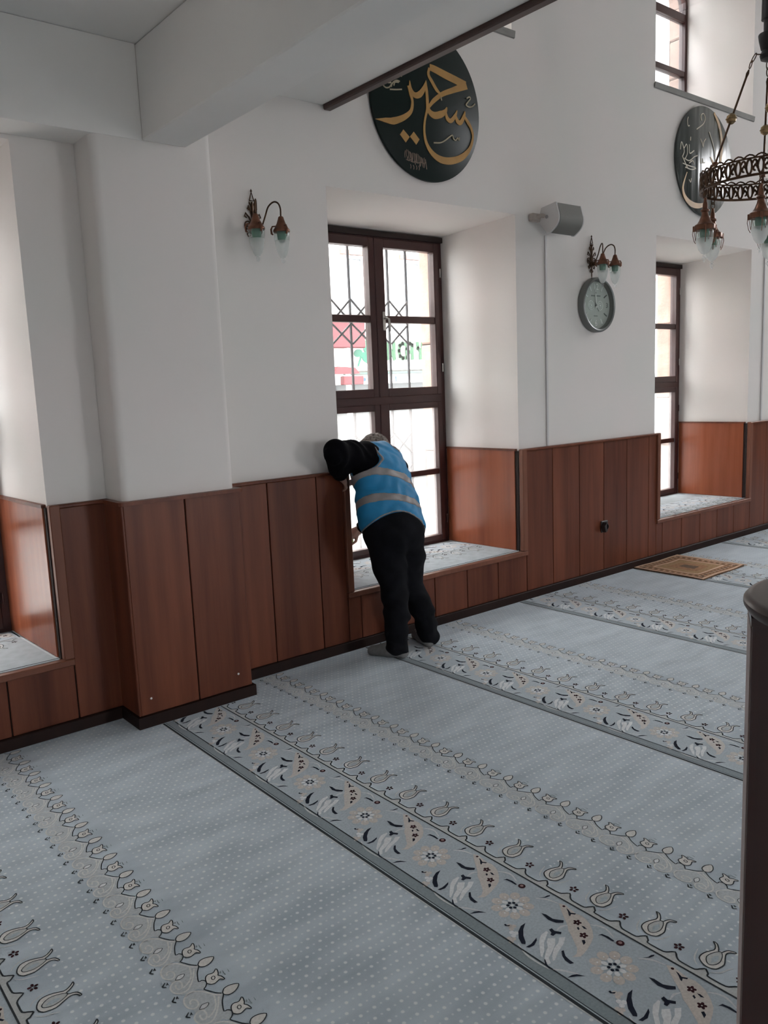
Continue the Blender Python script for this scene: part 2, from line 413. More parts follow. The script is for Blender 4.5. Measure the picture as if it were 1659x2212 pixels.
for d in DX.values():
    stones(4.225+d*1.006, 4.46, 4.66, 0.25, 2.62, 1, 0.45, 0.8); stones(2.90+d, 4.46, 4.66, 0.25, 2.62, -1, 0.45, 0.8)
    mbs = MB(); mbs.box(2.80+d, 4.30+d, 4.45, 4.70, 0.16, 0.25, bev=.01); mbs.build('stone', M_STONE, wall_outer)
    mbs = MB(); mbs.box(2.80+d, 4.30+d, 4.45, 4.66, 2.62, 2.80, bev=.01); mbs.build('stone', M_STONE, wall_outer)
for (a, b, c, d, r) in UPPO:
    stones(b, 4.46, 4.66, c, d+.1, 1, 0.25, 0.45); stones(a, 4.46, 4.66, c, d+.1, -1, 0.25, 0.45)
    n = 9
    for i in range(n):
        t0, t1 = math.pi*i/n, math.pi*(i+1)/n; R0x = (b-a)/2; cx = (a+b)/2; q = rng.uniform(0, .012)
        pl = [(cx+(R0x-q)*math.cos(t), d+(r-q)*math.sin(t)) for t in (t0+.01, (t0+t1)/2, t1-.01)]+[(cx+(R0x+.12)*math.cos(t), d+(r+.12)*math.sin(t)) for t in (t1-.01, (t0+t1)/2, t0+.01)]
        mbs = MB(); mbs.prism(pl, 'y', 4.46, 4.66); mbs.build('stone', M_STONE, wall_outer)

# other walls and ceilings; the wall openings are added for fill light and reflection
W3 = lambda c: [(c-.75, c+.75, .335, 2.57, 0), (c-.75, c+.75, 3.66, 4.75, .42)]
mb = MB(); sheet(mb, lambda u, z: (13.0, u, z), -7, YW, 0, HALL, W3(0.0)[1:]+W3(2.4)[1:]); struct(mb.build('wall_right', M_PLASTER))
mb = MB(); sheet(mb, lambda u, z: (u, -7.0, z), -4, 13, 0, HALL, [(-1.3, -0.2, .9, 2.3, 0)]+W3(6.0)[:1]); struct(mb.build('wall_back', M_PLASTER))
mb = MB(); sheet(mb, lambda u, z: (-4.0, u, z), -7, YW, 0, HALL, []); struct(mb.build('wall_left', M_PLASTER))
mb = MB(); mb.box(12.97, 12.999, -7, YW, 0, CAPZ0); mb.box(-4, 12.97, -6.999, -6.97, 0, .33); mb.box(-3.999, -3.97, -6.97, YW, 0, .33)
struct(mb.build('trim_0', M_WOOD))  # unseen dark wainscot, added to cut the bounce light from these walls
mb = MB(); mb.box(-4, 13, -7, YW, HALL, HALL+.2); struct(mb.build('ceiling', M_CEIL))
mb = MB(); mb.box(-4, 2.70, -7, YW-.002, SOFF, 3.22); ceil_g = struct(mb.build('ceiling_gallery', M_CEIL))
mb = MB(); mb.box(2.62, 2.74, -7, YW-.004, 3.225, 4.0); struct(mb.build('wall_gallery_parapet', M_PLASTER))
mb = MB(); mb.box(2.703, 2.752, -7, YW-.004, 2.952, 3.10, bev=.006); mb.box(2.703, 2.768, -7, YW-.004, 3.03, 3.16, bev=.006)
struct(mb.build('trim_1', M_TRIMW))
# lintel beam along the wall, cross beam and pilaster
mb = MB(); mb.box(-4, 1.592, 3.50, YW-.003, BEAMZ, SOFF-.002); struct(mb.build('ceiling_lintel', M_CEIL))
mb = MB(); mb.box(1.592, 1.797, -7, 3.502, BEAMZ, SOFF-.002, bev=.006); struct(mb.build('ceiling_beam', M_CEIL))
def rounded(x0, x1, y0, y1, r, n=6):
    p = [(x1, y1), (x0, y1)]
    p += [(x0+r-r*math.cos(t), y0+r-r*math.sin(t)) for t in [math.pi/2*k/n for k in range(n+1)]]
    p += [(x1-r+r*math.sin(t), y0+r-r*math.cos(t)) for t in [math.pi/2*k/n for k in range(n+1)]]
    return p
mb = MB(); mb.prism(rounded(1.365, 1.925, 3.503, YW-.004, .035), 'z', 0.0, SOFF-.004); pil = struct(mb.build('wall_pilaster', M_PLASTER, smooth='auto'))

# ---- wainscot panels: one object each
CAPZ = 1.045
def panel(par, x0, x1, z0, z1, y0=3.678, y1=3.690, m=M_WOOD):
    mbp = MB(); mbp.box(x0+.003, x1-.003, y0, y1, z0, z1, bev=.0025); return mbp.build('panel', m, par)
def backing(par, x0, x1, z0, z1, y=3.691, y1=3.699):
    mbp = MB(); mbp.box(x0, x1, y, y1, z0, z1); mbp.build('backing', M_DARK, par)
def run(seams, z0, z1, par=wall_front, y0=3.678, y1=3.690):
    for a, b in zip(seams[:-1], seams[1:]): panel(par, a, b, z0, z1, y0, y1)
    backing(par, seams[0], seams[-1], z0, z1, y1+.001, y1+.008)
def cap(par, x0, x1, y0=3.664, y1=3.699, z=1.028):
    mbp = MB(); mbp.box(x0, x1, y0, y1, z, CAPZ, bev=.004); mbp.build('cap_rail', M_WOOD, par)
def low_edge(d): return (2.735+d, 4.212+d)
BZ = 0.055
segs = [([1.142, 1.36], ), ([1.922, 2.208, 2.520, 2.700], ), ([4.247, 4.533, 4.835, 5.130, 5.424, 5.722, 5.832], ), ([7.377, 7.66, 7.96, 8.26, 8.56, 8.86, 8.96], ), ([10.507, 10.8, 11.1, 11.4, 11.7, 12.0, 12.3, 12.65, 12.97], )]
for (s,) in segs:
    run(s, BZ, 1.028); cap(wall_front, s[0]-.04, s[-1]+.035)
for d in DX.values():
    a, b = low_edge(d)
    ss = [2.700+d, 2.793+d, 3.085+d, 3.377+d, 3.663+d, 3.956+d, 4.247+d]
    run(ss, BZ, 0.312)
    # casing strips round the opening: nosing and jambs
    mb = MB(); mb.box(a-.036, b+.036, 3.662, 3.715, 0.311, 0.342, bev=.004); mb.build('nosing', M_CASING, wall_front)
    mb = MB(); mb.box(a-.036, a+.004, 3.662, 3.70, 0.343, CAPZ-.001, bev=.004); mb.build('jamb_strip', M_CASING, wall_front)
    mb = MB(); mb.box(b-.010, b+.036, 3.662, 3.70, 0.343, CAPZ-.001, bev=.004); mb.build('jamb_strip', M_CASING, wall_front)
    # reveal panels
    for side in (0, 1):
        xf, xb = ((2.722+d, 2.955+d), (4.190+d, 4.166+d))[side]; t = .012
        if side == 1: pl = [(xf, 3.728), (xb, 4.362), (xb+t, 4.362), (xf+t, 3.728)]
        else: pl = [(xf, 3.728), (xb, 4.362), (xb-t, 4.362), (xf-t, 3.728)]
        mb = MB(); mb.prism(pl, 'z', 0.348, CAPZ-.012); mb.build('reveal_panel', M_WOOD_LIT, wall_front)
        if side == 1: pl = [(xf-.006, 3.715), (xb-.006, 4.362), (xb+t, 4.362), (xf+t+.003, 3.715)]
        else: pl = [(xf+.006, 3.715), (xb+.006, 4.362), (xb-t, 4.362), (xf-t-.003, 3.715)]
        mb = MB(); mb.prism(pl, 'z', CAPZ-.012, CAPZ+.002); mb.build('cap_rail', M_WOOD, wall_front)
        mb = MB(); xg = (2.728+d, 4.203+d)[side]; mb.box(xg-.006, xg+.004, 3.701, 3.727, 0.343, CAPZ-.012); mb.build('backing', M_DARK, wall_front)  # dark strip stands in for shadow in the gap behind the casing
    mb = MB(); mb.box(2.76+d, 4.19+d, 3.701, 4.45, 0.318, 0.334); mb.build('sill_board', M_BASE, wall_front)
# pilaster wainscot
for a, b in ((1.353, 1.648), (1.648, 1.938)): panel(pil, a, b, BZ, 1.028, 3.482, 3.494)
backing(pil, 1.358, 1.932, BZ, 1.028, 3.4945, 3.5025)
mb = MB(); mb.box(1.345, 1.357, 3.482, 3.690, BZ, 1.028, bev=.003); mb.build('panel', M_WOOD, pil)
mb = MB(); mb.box(1.930, 1.938, 3.496, 3.690, BZ, 1.028, bev=.002); mb.build('panel', M_WOOD, pil)
mb = MB(); mb.prism(rounded(1.335, 1.952, 3.468, 3.699, .02), 'z', 1.028, CAPZ); mb.build('cap_rail', M_WOOD, pil)
for (x, z) in ((1.407, .129), (1.861, .128)):
    mb = MB(); mb.lathe([(0.0055, 0), (0.005, -.003), (0.0, -.004)], (x, 3.4815, z), 12, axis='y'); mb.build('screw_cap', M_SCREW, pil, True)
# baseboards
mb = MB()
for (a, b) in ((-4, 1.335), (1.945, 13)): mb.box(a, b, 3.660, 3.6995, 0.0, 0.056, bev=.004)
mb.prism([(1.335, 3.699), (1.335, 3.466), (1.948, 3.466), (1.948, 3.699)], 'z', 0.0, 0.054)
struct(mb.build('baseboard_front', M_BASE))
# upper window stone ledges
for i, (a, b, c, d, r) in enumerate(UPP):
    mb = MB(); mb.prism([(3.690, 3.635), (3.699, 3.630), (3.699, 3.662), (3.685, 3.672)], 'x', a-.02, b+.02)
    struct(mb.build('trim_%d' % (i+2), mat('ledge_grey_%d' % i, (0.26, 0.25, 0.235), 0.8, var=.1)))
# ------------------------------------------------------------------ windows
def bar(mb, x0, x1, z0, z1, y0, y1, b=.004): mb.box(x0, x1, y0, y1, z0, z1, bev=b)
def casement(win, x0, x1, z0, z1, gx0, gx1, gz0, gz1, mz0, mz1, pm):
    y0, y1 = 4.358, 4.425
    mb = MB(); bar(mb, x0, gx0, z0, z1, y0, y1); bar(mb, gx1, x1, z0, z1, y0, y1)
    bar(mb, gx0-.002, gx1+.002, z0, gz0, y0, y1); bar(mb, gx0-.002, gx1+.002, gz1, z1, y0, y1)
    c = mb.build('casement', M_FRAME, win)
    mb = MB(); bar(mb, gx0-.001, gx1+.001, mz0, mz1, y0+.008, y1-.004); mb.build('muntin', M_FRAME, c)
    for (a, b) in ((gz0, mz0), (mz1, gz1)):
        mb = MB(); mb.box(gx0-.001, gx1+.001, 4.398, 4.402, a-.001, b+.001); mb.build('pane', pm, c)
    return c
def window(n, d):
    w = sroot('window_%d' % n, (3.56+d, 4.40, 0.345))
    mb = MB(); y0, y1 = 4.37, 4.446
    bar(mb, 2.945+d, 2.994+d, .338, 2.521, y0, y1); bar(mb, 4.124+d, 4.174+d, .338, 2.521, y0, y1)
    bar(mb, 2.985+d, 4.132+d, 2.474, 2.521, y0, y1); bar(mb, 2.985+d, 4.132+d, 0.338, .370, y0, y1); bar(mb, 2.985+d, 4.132+d, 1.376, 1.436, y0, y1); bar(mb, 3.530+d, 3.570+d, .36, 2.49, 4.40, y1)
    mb.build('frame', M_FRAME, w)
    casement(w, 2.987+d, 3.548+d, 1.430, 2.480, 3.055+d, 3.500+d, 1.487, 2.420, 1.929, 1.976, M_GLASS)
    r = casement(w, 3.551+d, 4.130+d, 1.430, 2.480, 3.632+d, 4.088+d, 1.487, 2.420, 1.929, 1.976, M_GLASS)
    casement(w, 2.987+d, 3.548+d, .363, 1.381, 3.055+d, 3.500+d, .402, 1.336, .853, .893, M_HAZE)
    casement(w, 3.551+d, 4.130+d, .363, 1.381, 3.632+d, 4.088+d, .402, 1.336, .853, .893, M_HAZE)
    # dark architrave sliver over the head
    mb = MB(); mb.box(2.95+d, 4.172+d, 4.352, 4.372, 2.488, 2.523); mb.build('head_strip', M_DARK, w)
    mb = MB(); mb.box(3.598+d, 3.622+d, 4.348, 4.358, 1.875, 2.0, bev=.004)
    h = mb.build('handle_plate', M_STEEL, r); 
    mb = MB(); mb.tube([(3.610+d, 4.35, 1.955), (3.610+d, 4.325, 1.955), (3.622+d, 4.318, 1.95), (3.628+d, 4.316, 1.90), (3.628+d, 4.318, 1.87)], .008, 8); mb.build('handle', M_STEEL, r, True)
    for z in (0.52, 1.18, 1.62, 2.28):
        mb = MB(); mb.lathe([(.0050, -.03), (.0050, .03)], (4.140+d, 4.352, z), 10); mb.build('hinge', M_STEEL if z > 1.4 else M_FRAME, w, 'auto')
    return w
for n, d in DX.items(): window(n, d)
def upper_window(n, a, b):
    x0, x1, zb, zs, rise = a+.28, b+.10, 3.88, 4.78, .36
    w = sroot('window_%d' % n, ((x0+x1)/2, 4.42, zb)); t = .05; cx = (x0+x1)/2; hw = (x1-x0)/2
    mb = MB(); y0, y1 = 4.372, 4.44
    bar(mb, x0, x0+t, zb, zs, y0, y1); bar(mb, x1-t, x1, zb, zs, y0, y1); bar(mb, x0+t, x1-t, zb, zb+t, y0, y1)
    N = 18
    for i in range(N):
        q = [math.pi*i/N, math.pi*(i+1)/N]
        pl = [(cx+hw*math.cos(s), zs+rise*math.sin(s)) for s in q]+[(cx+(hw-t)*math.cos(s), zs+(rise-t)*math.sin(s)) for s in q[::-1]]
        mb.prism(pl, 'y', y0, y1)
    mb.build('frame', M_FRAME, w)
    for (za, zb2) in ((4.20, 4.25), (4.665, 4.735)):
        mb = MB(); bar(mb, x0+t, x1-t, za, zb2, y0+.004, y1-.004); mb.build('transom', M_FRAME, w)
    mb = MB(); bar(mb, cx-.025, cx+.025, zb+t, zs+rise-t, y0+.006, y1-.006); mb.build('mullion', M_FRAME, w)
    for (xa, xb) in ((x0+t, cx-.025), (cx+.025, x1-t)):
        for (za, zc) in ((zb+t, 4.20), (4.25, 4.665)):
            mb = MB(); mb.box(xa, xb, 4.402, 4.406, za, zc); mb.build('pane', M_GLASSUP, w)
        inn = [(xa, 4.735), (xb, 4.735)]; k = 8; us = [xb+(xa-xb)*i/k for i in range(k+1)]
        inn += [(u, zs+(rise-t)*math.sqrt(max(0, 1-((u-cx)/(hw-t))**2))) for u in us]
        mb = MB(); mb.prism(inn, 'y', 4.402, 4.406); mb.build('pane', M_GLASSUP, w)
for n, (a, b, c, d, r) in zip((7, 3, 4, 5), UPP): upper_window(n, a, b)

# ------------------------------------------------------------------ street side
M_ASPH = mat('street_paving', (0.30, 0.29, 0.28), 0.9, var=.1)
mb = MB(); mb.box(-60, 60, -60, 80, -0.45, -0.30); g = mb.build('ground_street', M_ASPH); struct(g)
M_FACADE = mat('shop_facade_render', (0.80, 0.77, 0.74), 0.85, var=.03)
M_REDTILE = mat('red_sign_paint', (0.125, 0.013, 0.019), 0.5)
M_SIGN = mat('sign_white', (0.86, 0.87, 0.86), 0.5); M_LEAF = mat('clover_green', (0.0, 0.12, 0.066), 0.5); M_LETTER = mat('letter_green', (0.004, 0.065, 0.017), 0.5)
M_BLUE = mat('letter_blue', (0.016, 0.085, 0.16), 0.5); M_LGREY = mat('letter_grey', (0.22, 0.23, 0.26), 0.5); M_SHOP = mat('shop_window_dark', (0.06, 0.07, 0.07), 0.25); M_TEAL = mat('canopy_edge', (0.07, 0.11, 0.10), 0.6)
M_FWIN = mat('facade_window_glass', (0.12, 0.15, 0.17), 0.15); M_LINT = mat('brick_lintel', (0.24, 0.12, 0.10), 0.8)
bd = thing('shop_building', (13, 12, -.3), 'pale overexposed building across the street with green lettered shop sign', 'building')
mb = MB(); mb.box(-6, 34, 12.0, 18, -.30, 10.5); mb.build('facade', M_FACADE, bd)
for i, x in enumerate((9.46, 10.85, 12.25, 7.9, 5.6, 14.2, 16.6, 19.0, 21.4, 23.8, 2.6)):
    wz0, wz1 = 2.88, 3.78
    mb = MB(); mb.box(x-.42, x-.36, 11.96, 12.0, wz0, wz1); mb.box(x+.36, x+.42, 11.96, 12.0, wz0, wz1); mb.box(x-.42, x+.42, 11.96, 12.0, wz1, wz1+.06); mb.box(x-.03, x+.03, 11.965, 12, wz0, wz1); mb.box(x-.46, x+.46, 11.93, 12, wz0-.06, wz0)
    f = mb.build('window', M_SIGN, bd)
    mb = MB(); mb.box(x-.36, x+.36, 11.985, 11.995, wz0, wz1); mb.build('pane', M_FWIN, f)
    mb = MB(); mb.box(x-.48, x+.48, 11.95, 12.0, wz1+.07, wz1+.15); mb.build('lintel', M_LINT, bd)
mb = MB(); mb.box(-6, 34, 11.95, 12, 2.70, 2.74); mb.build('string_course', M_LGREY, bd)
mb = MB(); mb.box(-6, 34, 11.98, 12, -.3, 1.56); mb.build('shop_front', M_SHOP, bd)
mb = MB(); mb.box(8.5, 8.52, 11.9, 11.93, 3.1, 3.5); mb.build('pipe', M_REDTILE, bd)
sg = thing('shop_sign', (10.4, 11.9, 1.8), 'white shop sign with green letters and clover leaf across the street', 'sign')
mb = MB(); mb.box(9.0, 13.0, 11.90, 11.95, 1.80, 2.62, bev=.01); mb.build('sign_board', M_SIGN, sg)
mb = MB(); mb.box(8.9, 13.4, 11.82, 11.95, 1.735, 1.775); mb.build('canopy_edge', M_TEAL, sg)
mb = MB(); mb.box(9.0, 13.3, 11.88, 11.95, 1.56, 1.73); mb.build('lower_board', M_SIGN, sg)
def ell(cx, cz, a, b, rot, n=14): return [(cx+a*math.cos(t)*math.cos(rot)-b*math.sin(t)*math.sin(rot), cz+a*math.cos(t)*math.sin(rot)+b*math.sin(t)*math.cos(rot)) for t in [2*math.pi*k/n for k in range(n)]]
mb = MB()
for (cx, cz, a, b, r) in ((9.43, 2.25, .12, .085, 1.2), (9.40, 2.04, .12, .085, 2.4), (9.22, 2.12, .10, .07, 0.2)): mb.prism(ell(cx, cz, a, b, r), 'y', 11.885, 11.90)
mb.prism([(9.32, 2.12), (9.28, 2.0), (9.22, 1.88), (9.19, 1.88), (9.25, 2.02), (9.29, 2.13)], 'y', 11.886, 11.9)
mb.build('clover_leaf', M_LEAF, sg)
def letter(ch, x, z, h, m, w=1.0, par=sg, y=11.888, name='letter'):
    cu = bpy.data.curves.new('t', 'FONT'); cu.body = ch; cu.size = 1.0; cu.extrude = 0.01; cu.offset = 0.055 if h > .2 else .02; cu.resolution_u = 3
    to = bpy.data.objects.new('t', cu); COL.objects.link(to); dg = bpy.context.evaluated_depsgraph_get()
    me = bpy.data.meshes.new_from_object(to.evaluated_get(dg)); bpy.data.objects.remove(to)
    vv = [(x+p.co.x*h/0.72*w, y-p.co.z*0.5, z+p.co.y*h/0.72) for p in me.vertices]; ff = [list(p.vertices) for p in me.polygons]
    bpy.data.meshes.remove(me); return obj(name, vv, ff, m, par)
GLYPH = {'N': [[(0,0),(0,1)], [(0,1),(1,0)], [(1,0),(1,1)]], 'Y': [[(0,1),(.06,.68),(.5,.5),(.94,.68),(1,1)], [(.5,.5),(.5,0)]],
         'C': [[(1,.95),(.6,1),(.15,.86),(0,.5),(.15,.14),(.6,0),(1,.05)]], 'A': [[(0,0),(0,.6),(.22,.95),(.6,1),(1,.9),(1,0)], [(0,.42),(1,.42)]]}
for ch, x, w in (('N', 9.92, .15), ('C', 10.195, .15), ('A', 10.385, .14), ('Y', 10.665, .13)):
    mb = MB()
    for k, g_ in enumerate(GLYPH[ch]):
        for (a_, b_) in zip(g_[:-1], g_[1:]):
            p, q = np.array((x+a_[0]*w, 2.02+a_[1]*.27)), np.array((x+b_[0]*w, 2.02+b_[1]*.27)); d_ = (q-p)/np.linalg.norm(q-p)*.034; n_ = np.array((-d_[1], d_[0]))
            mb.prism([tuple(p-d_+n_), tuple(q+d_+n_), tuple(q+d_-n_), tuple(p-d_-n_)], 'y', 11.884-.001*k, 11.90)
    mb.build('letter', M_LETTER, sg)
for ch, x in (('O', 9.58), ('N', 9.69), ('V', 9.46), ('I', 10.06)): letter(ch, x, 1.59, .10, M_BLUE, .9, y=11.872)
mb = MB(); mb.prism(ell(9.32, 1.645, .04, .035, 0), 'y', 11.87, 11.88); mb.build('blue_dot', M_BLUE, sg)
rs = thing('red_sign', (8.6, 11.88, 1.5), 'red and white projecting shop sign left of the green sign', 'sign')
mb = MB(); mb.box(8.3, 9.26, 11.70, 11.82, 2.20, 2.70, bev=.02); mb.build('panel', M_REDTILE, rs)
mb = MB(); mb.prism([(8.5, 1.75), (9.08, 1.75), (8.98, 1.86), (8.6, 1.88)], 'y', 11.68, 11.80); mb.box(8.72, 9.16, 11.68, 11.80, 1.56, 1.71, bev=.01); mb.build('panel', M_REDTILE, rs)
mb = MB(); mb.box(8.84, 8.90, 11.72, 11.80, -.3, 2.2); mb.build('post', M_SIGN, rs)
# grilles of iron bars outside the glass
def grille(n, d, label):
    g = thing('window_grille', (3.55+d, 4.56, .26), label, 'grille', 'iron grilles outside the tall windows')
    xs = [2.965+d+.172*i for i in range(8)]; xs = [x for x in xs if x < 4.05+d]
    for x in xs:
        mb = MB(); mb.tube([(x, 4.56, .252), (x, 4.56, 2.615)], .0095, 8); mb.build('bar', M_IRON, g, 'auto')
    for (z1, z0) in ((2.098, 1.945), (1.937, 1.80), (1.16, 1.01), (0.93, 0.79)):
        for a, b in zip(xs[:-1], xs[1:]):
            for (p, q, yy) in ((z0, z1, 4.546), (z1, z0, 4.553)):
                mb = MB(); mb.tube([(a+.004, yy, p), (b-.004, yy, q)], .0072, 6); mb.build('lattice_bar', M_IRON, g, 'auto')
grille(1, 0.0, 'iron bar grille with crossed lattice outside the middle window')
grille(2, 3.13, 'iron bar grille outside the far right window beyond the clock')
grille(0, -3.105, 'iron bar grille outside the left window beside the pilaster')

# ------------------------------------------------------------------ carpet pattern (inlaid yarn, slightly proud of the pile)
LACE={"leaf":[[722,0],[731,10],[744,12],[757,8],[768,0],[760,-10],[747,-17],[734,-18],[725,-13],[721,-6]],"bird":[[707,-79],[711,-64],[718,-54],[726,-52],[736,-55],[743,-52],[750,-46],[751,-53],[747,-66],[743,-72],[748,-80],[750,-94],[747,-96],[741,-88],[733,-90],[723,-93],[714,-90],[709,-83]],"birdeye":[[725,-69],[730,-66],[734,-70],[732,-76],[727,-79],[724,-76]],"fl1":[[752,-63],[756,-61],[755,-67],[751,-71],[750,-68]],"fl2":[[760,-61],[761,-67],[760,-74],[760,-84],[757,-82],[757,-72]],"fl3":[[773,-65],[773,-72],[772,-81],[770,-78]],"scal":[[722,0],[720,-8],[709,-23],[701,-39],[694,-59],[702,-60],[708,-67],[708,-77],[699,-88],[692,-93],[699,-107],[708,-123],[719,-136]],"body":[[722,0],[707,8],[696,26],[692,42],[678,47],[660,55],[643,50],[631,33],[631,9],[640,-5],[638,-20],[630,-28],[627,-44],[633,-63],[642,-74],[650,-76],[641,-87],[661,-83],[679,-79],[692,-93],[700,-85],[708,-67],[702,-60],[694,-59],[701,-39],[710,-23]],"curl1":[[716,-5],[703,9],[690,32],[678,47],[660,57],[645,52],[634,38],[631,17],[638,2],[648,-2],[658,5],[660,21],[652,30],[644,25],[644,18]],"curl2":[[708,-5],[696,-26],[686,-41],[669,-60],[653,-68],[634,-62],[627,-44],[630,-28],[642,-18],[655,-18],[659,-32],[653,-48],[643,-50],[641,-38],[644,-29]],"curl3":[[701,7],[694,-16],[683,-35],[667,-47],[655,-51]],"eye":[[651,-13],[662,-3],[672,-4],[679,-8],[672,-16],[661,-18]],"m1":[[627,-2],[614,-11],[614,-15],[622,-24],[623,-20],[618,-14],[627,-5]],"m2":[[626,-13],[632,-6],[631,-19],[629,-14],[625,-17]],"m3":[[624,-66],[611,-76],[611,-81],[618,-90],[619,-85],[615,-80],[624,-70]],"m4":[[624,-73],[630,-68],[629,-81],[626,-77],[623,-79]]}
TUL={"out":[[349,-9],[347,3],[352,18],[363,31],[379,34],[398,30],[418,21],[431,24],[443,33],[448,39],[448,30],[441,22],[430,14],[422,10],[424,2],[434,-1],[444,-7],[450,-22],[446,-24],[440,-14],[431,-9],[421,-10],[405,-17],[386,-25],[368,-23],[356,-19]],"in":[[359,5],[366,13],[382,21],[402,18],[417,11],[424,5],[418,-2],[404,-9],[386,-13],[370,-10],[360,-3]],"in2":[[367,1],[384,9],[399,7],[405,1],[395,-5],[381,-7]],"w1":[[336,21],[346,34],[362,43],[378,48],[393,52]],"w2":[[336,-17],[349,-31],[367,-38],[389,-46]],"fl":[[363,-82]],"p1":[[372,-76]],"p2":[[373,-86]],"p3":[[358,-92]],"p4":[[350,-84]],"p5":[[356,-70]],"scal":[[339,0],[326,-14],[317,-17],[316,-38],[317,-65],[325,-75],[338,-87],[325,-98],[316,-110],[315,-130],[316,-154],[326,-162],[338,-171]],"top":[[300,-15],[299,-110],[299,-188]]}
BAND={"c":[[172,0]],"o1":[[215,-39]],"o2":[[208,44]],"o3":[[124,-45]],"o4":[[126,37]],"i1":[[199,-13]],"n1":[[192,-8]],"feath":[[278,261],[285,244],[279,216],[276,198],[280,181],[275,162],[268,146],[250,123],[230,105],[207,95],[178,86],[157,82],[142,81],[124,95],[143,94],[162,107],[174,125],[190,147],[202,168],[219,184],[239,212],[260,240]],"sd":[[277,242]],"sprig":[[275,232],[274,224],[268,211],[276,198],[270,197],[264,206],[254,202],[255,207],[267,220]],"rf1":[[247,172]],"rl1":[[228,159],[234,158],[229,150],[223,150]],"rl2":[[244,156],[247,149],[244,136],[239,143]],"rf2":[[216,127]],"rl3":[[196,118],[203,114],[196,105],[184,103]],"n_a":[[206,266],[211,253],[210,228],[218,215],[227,203],[218,197],[203,211],[197,234]],"n_b":[[140,268],[121,268],[98,257],[78,238],[67,218],[73,210],[80,215],[95,236],[115,254]],"n_c":[[65,202],[84,200],[99,203],[115,207],[107,199],[87,191],[70,194]],"n_d":[[166,205],[176,204],[173,192],[183,176],[175,171],[167,182],[154,181],[152,189],[161,193]],"n_e":[[123,128],[129,126],[115,109],[111,93],[110,77],[100,82],[101,99],[109,114]],"n_f":[[64,138],[66,136],[56,123],[49,105],[46,108],[50,123]],"n_g":[[54,56],[71,54],[83,47],[93,28],[78,42],[66,49]],"n_h":[[256,-30],[270,-38],[281,-39],[289,-44],[284,-46],[270,-42]],"n_i":[[244,101],[257,97],[261,79],[258,57],[253,59],[253,80],[251,95]],"bud":[[262,42]],"budr":[[270,34]],"n_j":[[92,-41],[97,-43],[95,-49],[103,-55],[96,-56],[89,-48]],"w_a":[[156,207],[156,201],[136,191],[114,180],[91,160],[68,147],[67,152],[89,174],[112,195],[133,206]],"w_b":[[136,185],[151,172],[133,157],[103,143],[78,134],[65,117],[56,120],[67,139],[86,152],[108,162],[123,178]],"w_c":[[161,166],[174,156],[150,142],[115,132],[83,118],[76,119],[89,132],[116,148],[142,154]],"s_a":[[179,189],[201,191],[218,183]],"s_b":[[60,224],[45,184],[43,140],[46,106]],"s_c":[[51,100],[67,80],[86,45]],"s_d":[[266,141],[278,123],[282,100],[269,68]],"s_e":[[247,-24],[267,-51],[276,-84]],"q1":[[99,-63]],"q2":[[82,-86]],"q3":[[59,-98]],"fc":[[169,0]]}
def stroke(pts, w, n=3, taper=True):
    """ribbon polygons along a smoothed line"""
    p = np.array(pts, float)
    if len(p) > 2:
        q = []; e = np.vstack([2*p[0]-p[1], p, 2*p[-1]-p[-2]])
        for i in range(len(p)-1):
            a, b, c, d = e[i:i+4]
            for k in range(n):
                t = k/n; q.append(0.5*((2*b)+(-a+c)*t+(2*a-5*b+4*c-d)*t*t+(-a+3*b-3*c+d)*t**3))
        p = np.array(q+[p[-1]])
    T = np.gradient(p, axis=0); T /= np.maximum(np.linalg.norm(T, axis=1), 1e-9)[:, None]
    N = np.stack([-T[:, 1], T[:, 0]], 1)
    if np.isscalar(w): ws = np.full(len(p), w/2)
    else: ws = np.interp(np.linspace(0, 1, len(p)), np.linspace(0, 1, len(w)), w)/2
    L, R = p+N*ws[:, None], p-N*ws[:, None]
    return [[tuple(L[i]), tuple(L[i+1]), tuple(R[i+1]), tuple(R[i])] for i in range(len(p)-1)]
def disc(c, r, n=10, r2=None, rot=0.0): return [tuple(q) for q in ell(c[0], c[1], r, r2 or r, rot, n)]
def rim(pts, w): return stroke(list(pts)+[pts[0]], w, 2)
